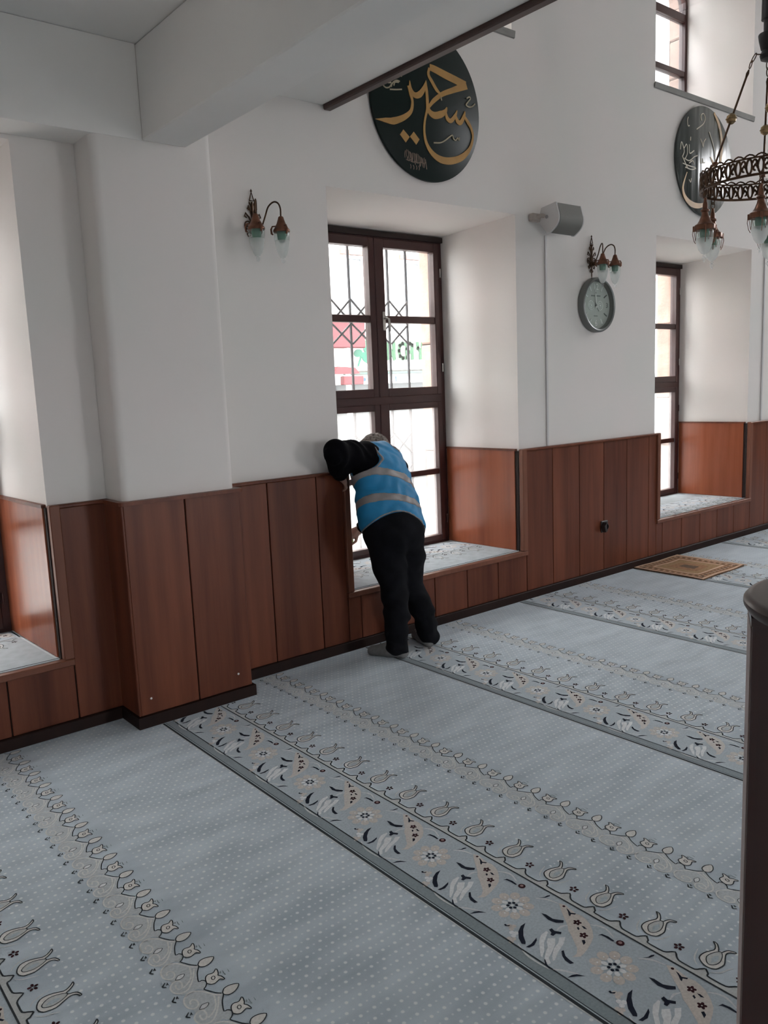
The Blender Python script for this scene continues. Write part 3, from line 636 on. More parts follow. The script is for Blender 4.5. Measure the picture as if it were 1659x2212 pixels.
def band_unit():
    o = []; B = BAND
    c = B['c'][0]
    for k in range(9):
        a = 2*math.pi*k/9+.55; o.append((2, iPEACH, disc((c[0]+46*math.cos(a), c[1]+46*math.sin(a)), 17.5, 10, 15, a)))
        o.append((3, iWHITE, disc((c[0]+42*math.cos(a), c[1]+42*math.sin(a)), 2.6, 6)))
    for k in range(8):
        a = 2*math.pi*k/8+.2; o.append((3, iWHITE, disc((c[0]+24.5*math.cos(a), c[1]+24.5*math.sin(a)), 10, 9, 6.8, a)))
    for k in range(6):
        a = 2*math.pi*k/6+.35; o.append((4, iNAVY, disc((c[0]+12.5*math.cos(a), c[1]+12.5*math.sin(a)), 5.0, 8)))
    o.append((4, iWHITE, disc(c, 5, 8)))
    o.append((2, iPEACH, B['feath']))
    for k in ('sprig', 'rl1', 'rl2', 'rl3'): o.append((3, iNAVY, B[k]))
    o.append((3, iRED, disc(B['sd'][0], 4.5, 7)))
    for k in ('rf1', 'rf2'):
        for j in range(5):
            a = 2*math.pi*j/5+.3; q = B[k][0]; o.append((3, iRED, disc((q[0]+7*math.cos(a), q[1]+7*math.sin(a)), 5.6, 7, 4.2, a)))
    for k in ('n_a', 'n_b', 'n_c', 'n_d', 'n_e', 'n_f', 'n_g', 'n_h', 'n_i', 'n_j'): o.append((3, iNAVY, B[k]))
    q = B['bud'][0]; o += [(3, iRED, disc(q, 11.5, 10)), (4, iPINK, disc((q[0]+1, q[1]+1), 5.5, 8))]
    for k in ('w_a', 'w_b', 'w_c'): o.append((2, iWHITE, B[k]))
    for k in ('s_a', 's_b', 's_c', 's_d', 's_e'): o += [(2, iPALE, s) for s in stroke(B[k], [3, 7, 3])]
    for k in ('q1', 'q2', 'q3'):
        q = B[k][0]
        for (dx, dy) in ((-6, -5), (7, -2), (0, 8)): o.append((2, iPEACH if k != 'q2' else iWHITE, disc((q[0]+dx, q[1]+dy), 7.5, 7)))
    return o
def tulip_unit():
    o = []; t = TUL; top = 299; sc = t['scal']
    for a, b in zip(sc[:-1], sc[1:]): o.append((1, iBEIGE, [(top, a[1]), tuple(a), tuple(b), (top, b[1])]))
    o += [(3, iLINE, s) for s in stroke(sc, 4.8, 2)]
    o += [(3, iLINE, [(top-2.6, 0), (top+2.6, 0), (top+2.6, -171.4), (top-2.6, -171.4)])]
    o.append((2, iCREAM, t['out'])); o += [(3, iLINE, s) for s in rim(t['out'], 3.4)]
    o.append((3, iBEIGE, t['in'])); o += [(4, iLINE, s) for s in rim(t['in'], 2.4)]; o.append((4, iBAND, t['in2']))
    for k in ('w1', 'w2'): o += [(2, iPALE, s) for s in stroke(t[k], [2, 4.5, 2])]
    q = t['fl'][0]
    for j in range(5):
        a = 2*math.pi*j/5+.25; o.append((3, iRED, disc((q[0]+9*math.cos(a), q[1]+9*math.sin(a)), 6.0, 7, 4.2, a)))
    return o
def lace_unit():
    o = []; l = LACE
    o.append((1, iLACE, l['body']))
    for k in ('curl1', 'curl2', 'curl3'): o += [(2, iCURL, s) for s in stroke(l[k], 4.4, 2)]
    o += [(3, iLINE, s) for s in stroke(l['scal'], 3.2, 2)]
    for k in ('leaf', 'bird'): o.append((3, iCREAM, l[k])); o += [(4, iLINE, s) for s in rim(l[k], 3.0)]
    o += [(5, iLINE, s) for s in rim(l['birdeye'], 2.2)]
    o.append((3, iWHITE, l['eye'])); o += [(4, iLINE, s) for s in rim(l['eye'], 1.8)]
    for k in ('m1', 'm2', 'm3', 'm4', 'fl1', 'fl2', 'fl3'): o.append((3, iLINE if k[0] == 'm' else iSTRIP, l[k]))
    return o
def clip(poly, ax, lim, keep_less=True):
    out = []; n = len(poly); ins = lambda p: (p[ax] <= lim) if keep_less else (p[ax] >= lim)
    for i in range(n):
        a, b = poly[i], poly[(i+1) % n]
        if ins(a): out.append(a)
        if ins(a) != ins(b):
            t = (lim-a[ax])/(b[ax]-a[ax]); out.append(tuple(a[k]+t*(b[k]-a[k]) for k in (0, 1)))
    return out
def lay(mb, unit, fx, fy, z, xlim=None, ylim=None, ymin=None, xmin=None):
    """unit polygons in mm -> floor (draw units) with clipping; fx,fy map (u,v)->x,y"""
    for (k, mi, poly) in unit:
        p = [(fx(a/1000., b/1000.), fy(a/1000., b/1000.)) for a, b in poly]
        if ylim is not None: p = clip(p, 1, ylim)
        if ymin is not None and len(p) > 2: p = clip(p, 1, ymin, False)
        if xlim is not None and len(p) > 2: p = clip(p, 0, xlim)
        if xmin is not None and len(p) > 2: p = clip(p, 0, xmin, False)
        if len(p) < 3: continue
        ar = sum(p[i][0]*p[(i+1)%len(p)][1]-p[(i+1)%len(p)][0]*p[i][1] for i in range(len(p)))
        if abs(ar) < 2e-8: continue
        if ar < 0: p = p[::-1]
        mb.add([(x, y, z+0.0004+0.00022*k) for x, y in p], [tuple(range(len(p)))], mi)
BU, TU, LU = band_unit(), tulip_unit(), lace_unit()
def edge_polys(mb, e, y0, y1, z):
    def st(a, b, mi, k): mb.add([(e+a, y0, z+.0004+.00022*k), (e+b, y0, z+.0004+.00022*k), (e+b, y1, z+.0004+.00022*k), (e+a, y1, z+.0004+.00022*k)], [(0,1,2,3)], mi)
    st(0.0, .052, iSTRIP, 0); st(.052, .297, iBAND, 0); st(-.008, -.003, iPALE, 1); st(-.004, .006, iLINE, 2); st(.004, .010, iBAND, 1); st(.010, .013, iLINE, 1); st(.0485, .0535, iLINE, 2)
YB = 1.12998; YT = 2.1695; YL = 2.00724
for k in range(-1, 5):
    e = E0+P*k; ym = 3.655 if k != 0 else 3.46
    if k == 0: ym2 = 3.66
    mb = MB(); ylo = -0.6 if k < 3 else 0.6
    edge_polys(mb, e, ylo, ym, 0.0)
    for j in range(-6, 9):
        y = YB+.3454*j
        if ylo < y < 3.8: lay(mb, BU, lambda u, v: e+u, lambda u, v: y+v, 0.0, ylim=ym, ymin=ylo)
    for j in range(-18, 11):
        y = YT+.1712*j
        if ylo < y < 3.85: lay(mb, TU, lambda u, v: e+u, lambda u, v: y+v, 0.0, ylim=ym, ymin=ylo)
    o = mb.build('carpet_border', YARNS, floor); o['kind'] = 'stuff'
    mb = MB()
    for j in range(-20, 14):
        y = YL+.1357*j
        if ylo < y < 3.8: lay(mb, LU, lambda u, v: e+u, lambda u, v: y+v, 0.0, ylim=3.655, ymin=ylo)
    o = mb.build('carpet_lace_band', YARNS, floor); o['kind'] = 'stuff'
# carpet laid on the window sills
for n, d, lab in ((1, 0.0, 'patterned grey carpet piece on sill behind the leaning man'), (2, 3.13, 'grey carpet piece on the far right window sill'), (0, -3.105, 'grey floral carpet piece on sill left of the pilaster')):
    x0, x1, xb0, xb1, z = 2.735+d, 4.192+d, 2.96+d, 4.164+d, .3345
    c = thing('sill_carpet', (3.47+d, 4.0, z), lab, 'carpet', 'carpet pieces on the window sills')
    mb = MB(); pl = [(x0, 3.700), (x1, 3.700), (xb1, 4.356), (xb0, 4.356)]; mb.prism(pl, 'z', z, z+.011); mb.build('pile', M_CARPET_PLAIN, c)
    mb = MB(); zz = z+.0112
    mb.add([(x0, 3.700, zz), (x1, 3.700, zz), (x1-.001, 3.708, zz), (x0+.003, 3.708, zz)], [(0,1,2,3)], iPALE)
    mb.add([(x0+.003, 3.708, zz), (x1-.001, 3.708, zz), (x1-.002, 3.719, zz), (x0+.006, 3.719, zz)], [(0,1,2,3)], iLINE)
    mb.add([(x1-.012, 3.719, zz), (x1-.002, 3.719, zz), (xb1-.002, 4.35, zz), (xb1-.012, 4.35, zz)], [(0,1,2,3)], iPALE)
    sh = {1: 0.0, 2: -.25, 0: 0.14}[n]
    base = 4.36+sh
    mb.add([(2.95+d, base-.297, zz), (4.165+d, base-.297, zz), (4.165+d, min(4.355, base-.05), zz), (2.95+d, min(4.355, base-.05), zz)], [(0,1,2,3)], iBAND)
    for j in range(0, 6): lay(mb, BU, lambda u, v: 2.95+d+.3454*j+v, lambda u, v: base-u, zz-.0004, xlim=xb1-.02, ylim=4.35, xmin=xb0+.01)
    for j in range(0, 9): lay(mb, TU, lambda u, v: 3.0+d+.1712*j+v, lambda u, v: base-u, zz-.0004, xlim=xb1-.02, ylim=4.35, xmin=xb0-.05)
    o = mb.build('yarn_pattern', YARNS, c); o['kind'] = 'stuff'

# ------------------------------------------------------------------ prayer rug by the wall
M_RUGF = mat('rug_brown', (0.33, 0.17, 0.085), 0.95, var=.25, vscale=60); M_RUGC = mat('rug_cream', (0.72, 0.50, 0.36), 0.95, var=.1, vscale=80)
M_RUGD = mat('rug_dark', (0.13, 0.08, 0.05), 0.95, var=.2, vscale=60); M_RUGG = mat('rug_tan', (0.36, 0.22, 0.11), 0.95, var=.15, vscale=60)
rug = thing('prayer_rug', (5.78, 3.37, 0), 'brown and cream fringed prayer rug lying on carpet by the wainscot', 'rug')
RX0, RX1, RY0, RY1 = 5.485, 6.085, 3.065, 3.655
def rz(x, y): return 0.010+.004*math.sin(x*13+y*3)*math.sin(y*11)+.006*max(0, (x-5.95)/.13)*max(0, math.sin(y*17))
def rugpatch(mb, x0, x1, y0, y1, mi, up=0.0, n=10):
    V = []; F = []
    for i in range(n+1):
        for j in range(n+1):
            x = x0+(x1-x0)*i/n; y = y0+(y1-y0)*j/n; V.append((x, y, rz(x, y)+up))
    for i in range(n):
        for j in range(n): a = i*(n+1)+j; F.append((a, a+n+1, a+n+2, a+1))
    mb.add(V, F, mi)
mb = MB(); n = 24
rugpatch(mb, RX0, RX1, RY0, RY1, 0, 0, 24)
e = [(RX0+(RX1-RX0)*i/n, RY0) for i in range(n)]+[(RX1, RY0+(RY1-RY0)*i/n) for i in range(n)]+[(RX1-(RX1-RX0)*i/n, RY1) for i in range(n)]+[(RX0, RY1-(RY1-RY0)*i/n) for i in range(n)]
N = len(e); mb.add([(x, y, rz(x, y)) for x, y in e]+[(x, y, .001) for x, y in e], [(i, (i+1)%N, N+(i+1)%N, N+i) for i in range(N)], 2)
mb.build('weave', [M_RUGF, M_RUGC, M_RUGD, M_RUGG], rug, True)
mb = MB()
def frame(x0, x1, y0, y1, w, mi, up):
    rugpatch(mb, x0, x1, y0, y0+w, mi, up, 6); rugpatch(mb, x0, x1, y1-w, y1, mi, up, 6); rugpatch(mb, x0, x0+w, y0+w, y1-w, mi, up, 6); rugpatch(mb, x1-w, x1, y0+w, y1-w, mi, up, 6)
frame(RX0+.005, RX1-.005, RY0+.005, RY1-.005, .018, 1, .0015); frame(RX0+.105, RX1-.105, RY0+.10, RY1-.10, .016, 1, .0015)
rugpatch(mb, RX0+.121, RX1-.121, RY0+.116, RY1-.116, 3, .0012); rugpatch(mb, RX0+.19, RX1-.21, RY0+.17, RY1-.18, 0, .002)
rugpatch(mb, RX0+.25, RX1-.27, RY0+.22, RY1-.24, 2, .0025)
for i in range(22):
    for (x0, y0, hor) in ((RX0+.035+.0245*i, RY0+.045, 1), (RX0+.035+.0245*i, RY1-.075, 1), (RX0+.045, RY0+.035+.0243*i, 0), (RX1-.075, RY0+.035+.0243*i, 0)):
        w, h = (.011, .03) if hor else (.03, .011)
        rugpatch(mb, x0, min(x0+w, RX1), y0, min(y0+h, RY1), 1 if i % 2 else 2, .0018, 1)
mb.build('woven_border', [M_RUGF, M_RUGC, M_RUGD, M_RUGG], rug)
mb = MB(); rg = random.Random(3)
for i in range(90):
    y = RY0+.005+(RY1-RY0-.01)*i/89; x = RX1
    mb.tube([(x-.004, y, rz(x, y)+.001), (x+.025, y+rg.uniform(-.006, .006), .012), (x+.05+rg.uniform(-.015, .01), y+rg.uniform(-.012, .012), .003)], .0022, 4)
for i in range(30):
    x = RX0+.02+.56*i/29; mb.tube([(x, RY1-.003, rz(x, RY1)), (x+rg.uniform(-.006, .006), RY1+.003, .006)], .002, 4)
o = mb.build('fringe', M_RUGC, rug, True); o['kind'] = 'stuff'

# ------------------------------------------------------------------ pulpit with round top
pc = (1.613, 0.538)
pl_ = thing('pulpit', (pc[0], pc[1], 0), 'dark wooden pulpit with rounded top at right edge of carpet', 'pulpit')
mb = MB(); mb.lathe([(0.0, 1.046), (.225, 1.046), (.238, 1.050), (.245, 1.062), (.245, 1.070), (.238, 1.078), (.228, 1.080), (0, 1.080)], (pc[0], pc[1], 0), 64); mb.build('top', M_PULTOP, pl_, 'auto')
PF, PA = (1.455, 0.713), math.radians(29.0)
def pq(a, b): return (PF[0]+a*math.sin(PA)+b*math.cos(PA), PF[1]-a*math.cos(PA)+b*math.sin(PA))
def pbox(a0, a1, b0, b1, z0, z1, name, m):
    mb = MB(); mb.prism([pq(a0, b0), pq(a1, b0), pq(a1, b1), pq(a0, b1)], 'z', z0, z1); mb.build(name, m, pl_)
pbox(.006, .324, .006, .154, .05, 1.03, 'body', M_PULPIT)
for a in (0.0, .318):
    for b in (0.0, .148): pbox(a, a+.012, b, b+.012, .0, 1.03, 'corner_post', M_PULPIT)
pbox(-.003, .003, .012, .148, .06, 1.02, 'edge_strip', mat('lit_edge_strip', (.30, .23, .21), .45))  # pale colour paints the window light on the narrow left side
pbox(-.004, .334, -.004, .164, 0, .05, 'plinth', M_PULPIT)
pbox(-.003, .333, -.003, .163, 1.03, 1.046, 'neck_moulding', M_PULPIT)

# ------------------------------------------------------------------ wall lamps
def scroll(c, r0, turns, a0, sgn, n=26):
    return [(c[0]+sgn*(r0*(1-.78*k/n))*math.cos(a0+turns*2*math.pi*k/n), -.008, c[1]+(r0*(1-.78*k/n))*math.sin(a0+turns*2*math.pi*k/n)) for k in range(n+1)]
SX, SY = .072, -.155
def make_sconce(loc, label):
    t = thing('wall_lamp', loc, label, 'lamp', 'double wall lamps with green tinted shades')
    mb = MB()
    # openwork back plate: spine, spear tip, paired scrolls and leaves
    mb.tube([(0, -.010, -.125), (0, -.010, .10)], [.004, .0055], 8)
    mb.tube([(-.013, -.009, .106), (0, -.009, .148), (.013, -.009, .106), (-.013, -.009, .106)], .0036, 6)
    mb.lathe([(0, -.006), (.006, 0), (0, .012)], (0, -.009, .152), 8)
    for s in (-1, 1):
        mb.tube([(s*.002, -.009, .02), (s*.010, -.009, .055), (s*.022, -.009, .082), (s*.026, -.009, .068), (s*.018, -.009, .060)], [.0045, .004, .0035, .004, .003], 6)
        mb.tube([(s*.002, -.009, -.01), (s*.020, -.009, .025), (s*.040, -.009, .045), (s*.046, -.009, .028), (s*.034, -.009, .022)], [.0045, .004, .0038, .004, .003], 6)
        mb.tube([(s*.002, -.009, .06), (s*.008, -.009, .085), (s*.016, -.009, .10), (s*.014, -.009, .088)], .0034, 6)
        mb.tube(scroll((s*.026, -.012), .023, 1.35, -1.2, s), .0038, 6)
        mb.tube([(0, -.009, -.05), (s*.02, -.009, -.045), (s*.036, -.009, -.055), (s*.03, -.009, -.068), (s*.018, -.009, -.06)], .0038, 6)
        mb.tube(scroll((s*.011, -.085), .012, 1.1, 1.4, s, 16), .0032, 6)
    mb.lathe([(.0, -.014), (.010, -.006), (.0, .006)], (0, -.010, -.132), 8)
    mb.prism([(-.016, -.055), (.016, -.055), (.016, -.02), (-.016, -.02)], 'y', -.010, -.001)
    mb.build('back_plate', M_BRONZE, t, 'auto')
    mb = MB(); mb.lathe([(.017, -.001), (.020, -.010), (.012, -.022), (.016, -.034), (.010, -.044), (0, -.046)], (0, 0, -.036), 16, axis='y'); mb.build('hub', M_BRONZE, t, 'auto')
    for s in (-1, 1):
        mb = MB(); lx, lz = s*SX, .012
        P_ = [(0, -.035, -.036), (s*.018, -.055, -.028), (s*.026, -.085, .02), (s*.034, -.105, .062), (s*.050, -.130, .082), (s*.064, -.148, .075), (lx, SY, .05), (lx, SY, lz)]
        pts = [tuple(q) for q in smooth(P_, 5)]
        mb.tube(pts, .0042, 8); mb.build('arm', M_BRONZE, t, True)
        mb = MB()
        mb.lathe([(.008, .012), (.013, .008), (.0155, -.002), (.0225, -.022), (.030, -.036), (.036, -.046), (.041, -.052), (.042, -.060), (.040, -.064), (.036, -.058), (.028, -.040), (0, -.030)], (lx, SY, 0), 24)
        for k in range(3):
            a = 2*math.pi*k/3+.5; cx, cy = math.cos(a), math.sin(a)
            mb.tube([(lx+.026*cx, SY+.026*cy, -.034), (lx+.044*cx, SY+.044*cy, -.036), (lx+.051*cx, SY+.051*cy, -.050), (lx+.049*cx, SY+.049*cy, -.070), (lx+.042*cx, SY+.042*cy, -.075)], [.003, .004, .005, .006, .004], 6)
        cp = mb.build('lamp_cap', M_COPPER, t, 'auto')
        mb = MB(); mb.lathe([(.0375, -.055), (.0385, -.070), (.038, -.090), (.0365, -.105)], (lx, SY, 0), 24, 0, cap=False); mb.lathe([(.0365, -.105), (.035, -.118), (.029, -.148), (.021, -.172), (.012, -.186), (.0, -.190)], (lx, SY, 0), 24, 1, cap=False); mb.build('glass_shade', [M_SHADE, M_SHADE_LOW], cp, True)
        mb = MB(); mb.lathe([(.022, -.052), (.024, -.075), (.021, -.098), (.012, -.112), (0, -.116)], (lx, SY, 0), 16); mb.build('green_cup', M_GREEN, cp, True)
        mb = MB(); mb.lathe([(.004, -.186), (.008, -.192), (.010, -.200), (.006, -.210), (0, -.214)], (lx, SY, 0), 10); mb.build('crystal_finial', M_CRYSTAL, cp, True)
    return t
def smooth(P_, n):
    p = np.array(P_, float); q = []; e = np.vstack([2*p[0]-p[1], p, 2*p[-1]-p[-2]])
    for i in range(len(p)-1):
        a, b, c, d = e[i:i+4]
        for k in range(n): s = k/n; q.append(0.5*((2*b)+(-a+c)*s+(2*a-5*b+4*c-d)*s*s+(-a+3*b-3*c+d)*s**3))
    return q+[p[-1]]
def at_root(fn, loc, *a):
    """build in local coordinates, then move the root"""
    t = fn((0, 0, 0), *a); t.location = [c*U for c in loc]; return t
s1 = at_root(make_sconce, (2.232, YW, 2.338), 'bronze double wall lamp between pilaster and tall middle window')
s2 = dup(s1, (5.002, YW, 2.340), 'bronze double wall lamp mounted just above the round clock')

# ------------------------------------------------------------------ clock
ck = thing('wall_clock', (5.042, YW, 2.018), 'round silver wall clock hanging under the second wall lamp', 'clock')
C0 = (5.042, 0, 2.018); R = .193
M_RIM = mat('clock_rim_silver', (.17, .175, .17), .38, metal=.6); M_FACE = mat('clock_face_grey', (.43, .46, .435), .6); M_MARK = mat('clock_silver_marks', (.88, .90, .88), .4); M_MDARK = mat('clock_dark_print', (.10, .12, .11), .6)
mb = MB(); mb.lathe([(R-.012, -.0), (R, -.006), (R, -.040), (R-.004, -.050), (R-.012, -.054), (R-.021, -.050), (R-.026, -.034), (R-.026, -.012)], (C0[0], YW, C0[2]), 72, axis='y'); mb.build('rim', M_RIM, ck, 'auto')
mb = MB(); mb.lathe([(0, -.010), (R-.02, -.010), (R-.02, -.014), (0, -.014)], (C0[0], YW, C0[2]), 64, axis='y'); mb.build('dial', M_FACE, ck)
def num(txt, r, ang, h, m):
    x, z = C0[0]+r*math.sin(ang), C0[2]+r*math.cos(ang)
    cu = bpy.data.curves.new('t', 'FONT'); cu.body = txt; cu.align_x = 'CENTER'; cu.align_y = 'CENTER'; cu.extrude = .05; cu.resolution_u = 3
    to = bpy.data.objects.new('t', cu); COL.objects.link(to); dg = bpy.context.evaluated_depsgraph_get(); me = bpy.data.meshes.new_from_object(to.evaluated_get(dg)); bpy.data.objects.remove(to)
    vv = [(x+p.co.x*h, YW-.0165-p.co.z*h*.4, z+p.co.y*h) for p in me.vertices]; ff = [list(p.vertices) for p in me.polygons]; bpy.data.meshes.remove(me); return obj('numeral', vv, ff, m, ck)
num('12', .128, 0, .062, M_MARK); num('6', .128, math.pi, .062, M_MARK); num('3', .132, math.pi/2, .05, M_MDARK); num('9', .132, -math.pi/2, .05, M_MARK)
for k in range(12):
    if k % 3 == 0: continue
    a = 2*math.pi*k/12; mb = MB(); pts = [(C0[0]+r*math.sin(a), YW-.0165, C0[2]+r*math.cos(a)) for r in (.112, .148)]; mb.tube(pts, .0042, 6); mb.build('hour_mark', M_MARK if k not in (2, 4) else M_MDARK, ck)
for sx in (-.058, .050):
    mb = MB(); mb.tube([(C0[0]+sx+.031*math.cos(t), YW-.016, C0[2]-.002+.031*math.sin(t)) for t in np.linspace(0, 2*math.pi, 25)[:-1]], .0026, 6, closed=True); mb.tube([(C0[0]+sx+.019*math.cos(t), YW-.016, C0[2]-.002+.019*math.sin(t)) for t in np.linspace(0, 2*math.pi, 19)[:-1]], .0016, 6, closed=True)
    mb.lathe([(.006, -.014), (.006, -.018), (0, -.018)], (C0[0]+sx, YW, C0[2]-.002), 10, axis='y'); mb.build('subdial', M_MARK, ck)
for (xa, xb, za, zb) in ((-.052, .054, .062, .070), (-.005, .005, .082, .092), (-.02, .02, -.078, -.073)):
    mb = MB(); mb.box(C0[0]+xa, C0[0]+xb, YW-.0165, YW-.0145, C0[2]+za, C0[2]+zb); mb.build('dial_print', M_MDARK, ck)
for (ang, ln, w, m_, nm) in ((-.16, .115, .0042, M_MARK, 'minute_hand'), (-.04, .075, .005, M_MARK, 'hour_hand'), (2.6, .05, .003, M_MDARK, 'second_hand')):
    mb = MB(); mb.tube([(C0[0]-.02*math.sin(ang), YW-.021, C0[2]-.02*math.cos(ang)), (C0[0]+ln*math.sin(ang), YW-.021, C0[2]+ln*math.cos(ang))], [w, w*.5], 6); mb.build(nm, m_, ck)
mb = MB(); mb.lathe([(.008, -.016), (.008, -.024), (0, -.025)], (C0[0], YW, C0[2]), 12, axis='y'); mb.build('hand_pin', M_MDARK, ck)
mb = MB(); mb.lathe([(0, -.043), (R-.028, -.043), (R-.028, -.041), (0, -.041)], (C0[0], YW, C0[2]), 48, axis='y'); mb.build('glass', M_CLOCKGLASS, ck)

# ------------------------------------------------------------------ loudspeaker, cable duct, socket
sp = thing('wall_speaker', (4.50, YW, 2.53), 'white wedge shaped wall loudspeaker beside the tall window', 'speaker')
def sprof(x, g=0.0):
    p = [(3.655, 2.585), (3.645, 2.615), (3.53, 2.632)]
    for k in range(9):
        t = k/8; a = math.radians(20-75*t); p.append((3.615-.108*math.cos(a)*1.0, 2.545+.085*math.sin(a)*1.05))
    p += [(3.585, 2.452), (3.60, 2.455), (3.655, 2.52)]
    return p
SPX = (4.405, 4.672)
mb = MB(); mb.prism(sprof(0), 'x', SPX[0]+.006, SPX[1]-.006); mb.build('cabinet', M_WHITEPL, sp, 'auto')
for xa, xb in ((SPX[0], SPX[0]+.012), (SPX[1]-.012, SPX[1])):
    mb = MB(); c = np.mean(np.array(sprof(0)), 0); mb.prism([tuple(c+(np.array(q)-c)*1.05) for q in sprof(0)], 'x', xa, xb); mb.build('end_cap', M_WHITEPL, sp, 'auto')
mb = MB(); pr = sprof(0)[2:13]; V = []; F = []
for (y, z) in pr:
    for x in (SPX[0]+.014, SPX[1]-.014): V.append((x, y-.005, z-.001 if z < 2.63 else z))
for i in range(len(pr)-1): F.append((2*i, 2*i+1, 2*i+3, 2*i+2))
mb.add(V, F); mb.build('grille_cloth', M_GREYPL, sp, True)
mb = MB(); mb.lathe([(.012, -.004), (.010, .0), (0, .0)], (SPX[0]-.001, 3.60, 2.555), 14, axis='x'); mb.build('pivot_screw', mat('pivot_grey', (.25, .24, .24), .5), sp, 'auto')
mb = MB(); mb.box(4.33, 4.42, 3.655, 3.70, 2.535, 2.585, bev=.008); mb.tube([(4.36, 3.672, 2.56), (4.40, 3.64, 2.57), (4.42, 3.61, 2.56)], .014, 8); mb.build('bracket', mat('bracket_plastic', (.42, .37, .33), .5), sp, 'auto')
def duct(x, z0, z1, label, w=.009):
    mb = MB(); mb.box(x-w, x+w, YW-.013, YW, z0, z1, bev=.002); o = mb.build('cable_duct', M_WHITEPL, None); tag(o, label, 'cable duct'); return o
duct(4.500, 1.046, 2.46, 'thin white cable duct running down the wall below the loudspeaker')
duct(7.575, 1.046, 3.2, 'grey cable duct on wall right of the far window', .012)
sk = thing('wall_socket', (5.125, 3.68, .39), 'black plastic wall socket with plug on wood panel seam', 'socket')
mb = MB(); mb.box(5.085, 5.165, 3.664, 3.678, .345, .432, bev=.004); mb.build('cover_plate', mat('socket_black', (.03, .025, .025), .35), sk)
mb = MB(); mb.lathe([(.028, 3.664), (.028, 3.650), (.022, 3.648), (.020, 3.660), (0, 3.660)], (5.125, 0, .388), 20, axis='y'); mb.build('socket_ring', M_BLACK, sk, 'auto')
mb = MB(); mb.prism([(5.075, .40), (5.10, .425), (5.105, .36), (5.09, .352)], 'y', 3.63, 3.664); mb.build('plug', mat('plug_dark', (.015, .012, .012), .5), sk)

# ------------------------------------------------------------------ calligraphy roundels
M_BOARD = mat('black_green_board', (0.006, 0.014, 0.012), 0.42, spec=0.15, bump=.12, bscale=3)
def roundel(cx, cz, r, label, strokes_, yb=.022, tilt=0.0, dm=None):
    t = thing('calligraphy_roundel', (cx, YW, cz), label, 'sign')
    mb = MB(); mb.lathe([(0, -.004), (r-.002, -.004), (r, -.008), (r, -yb), (r-.003, -yb-.002), (0, -yb-.002)], (cx, YW, cz), 96, axis='y'); mb.build('board', dm or M_BOARD, t, 'auto')
    for (nm, m_, letters) in strokes_:
        if nm == 'signature': letters = [sum(letters, [])]
        for li, polys in enumerate(letters):
            mb = MB()
            for p in polys: mb.prism(p, 'y', YW-yb-.0035-.0003*(li % 9), YW-yb-.001)
            o = mb.build(nm, m_, t)
            if nm == 'signature': o['kind'] = 'stuff'
    return t
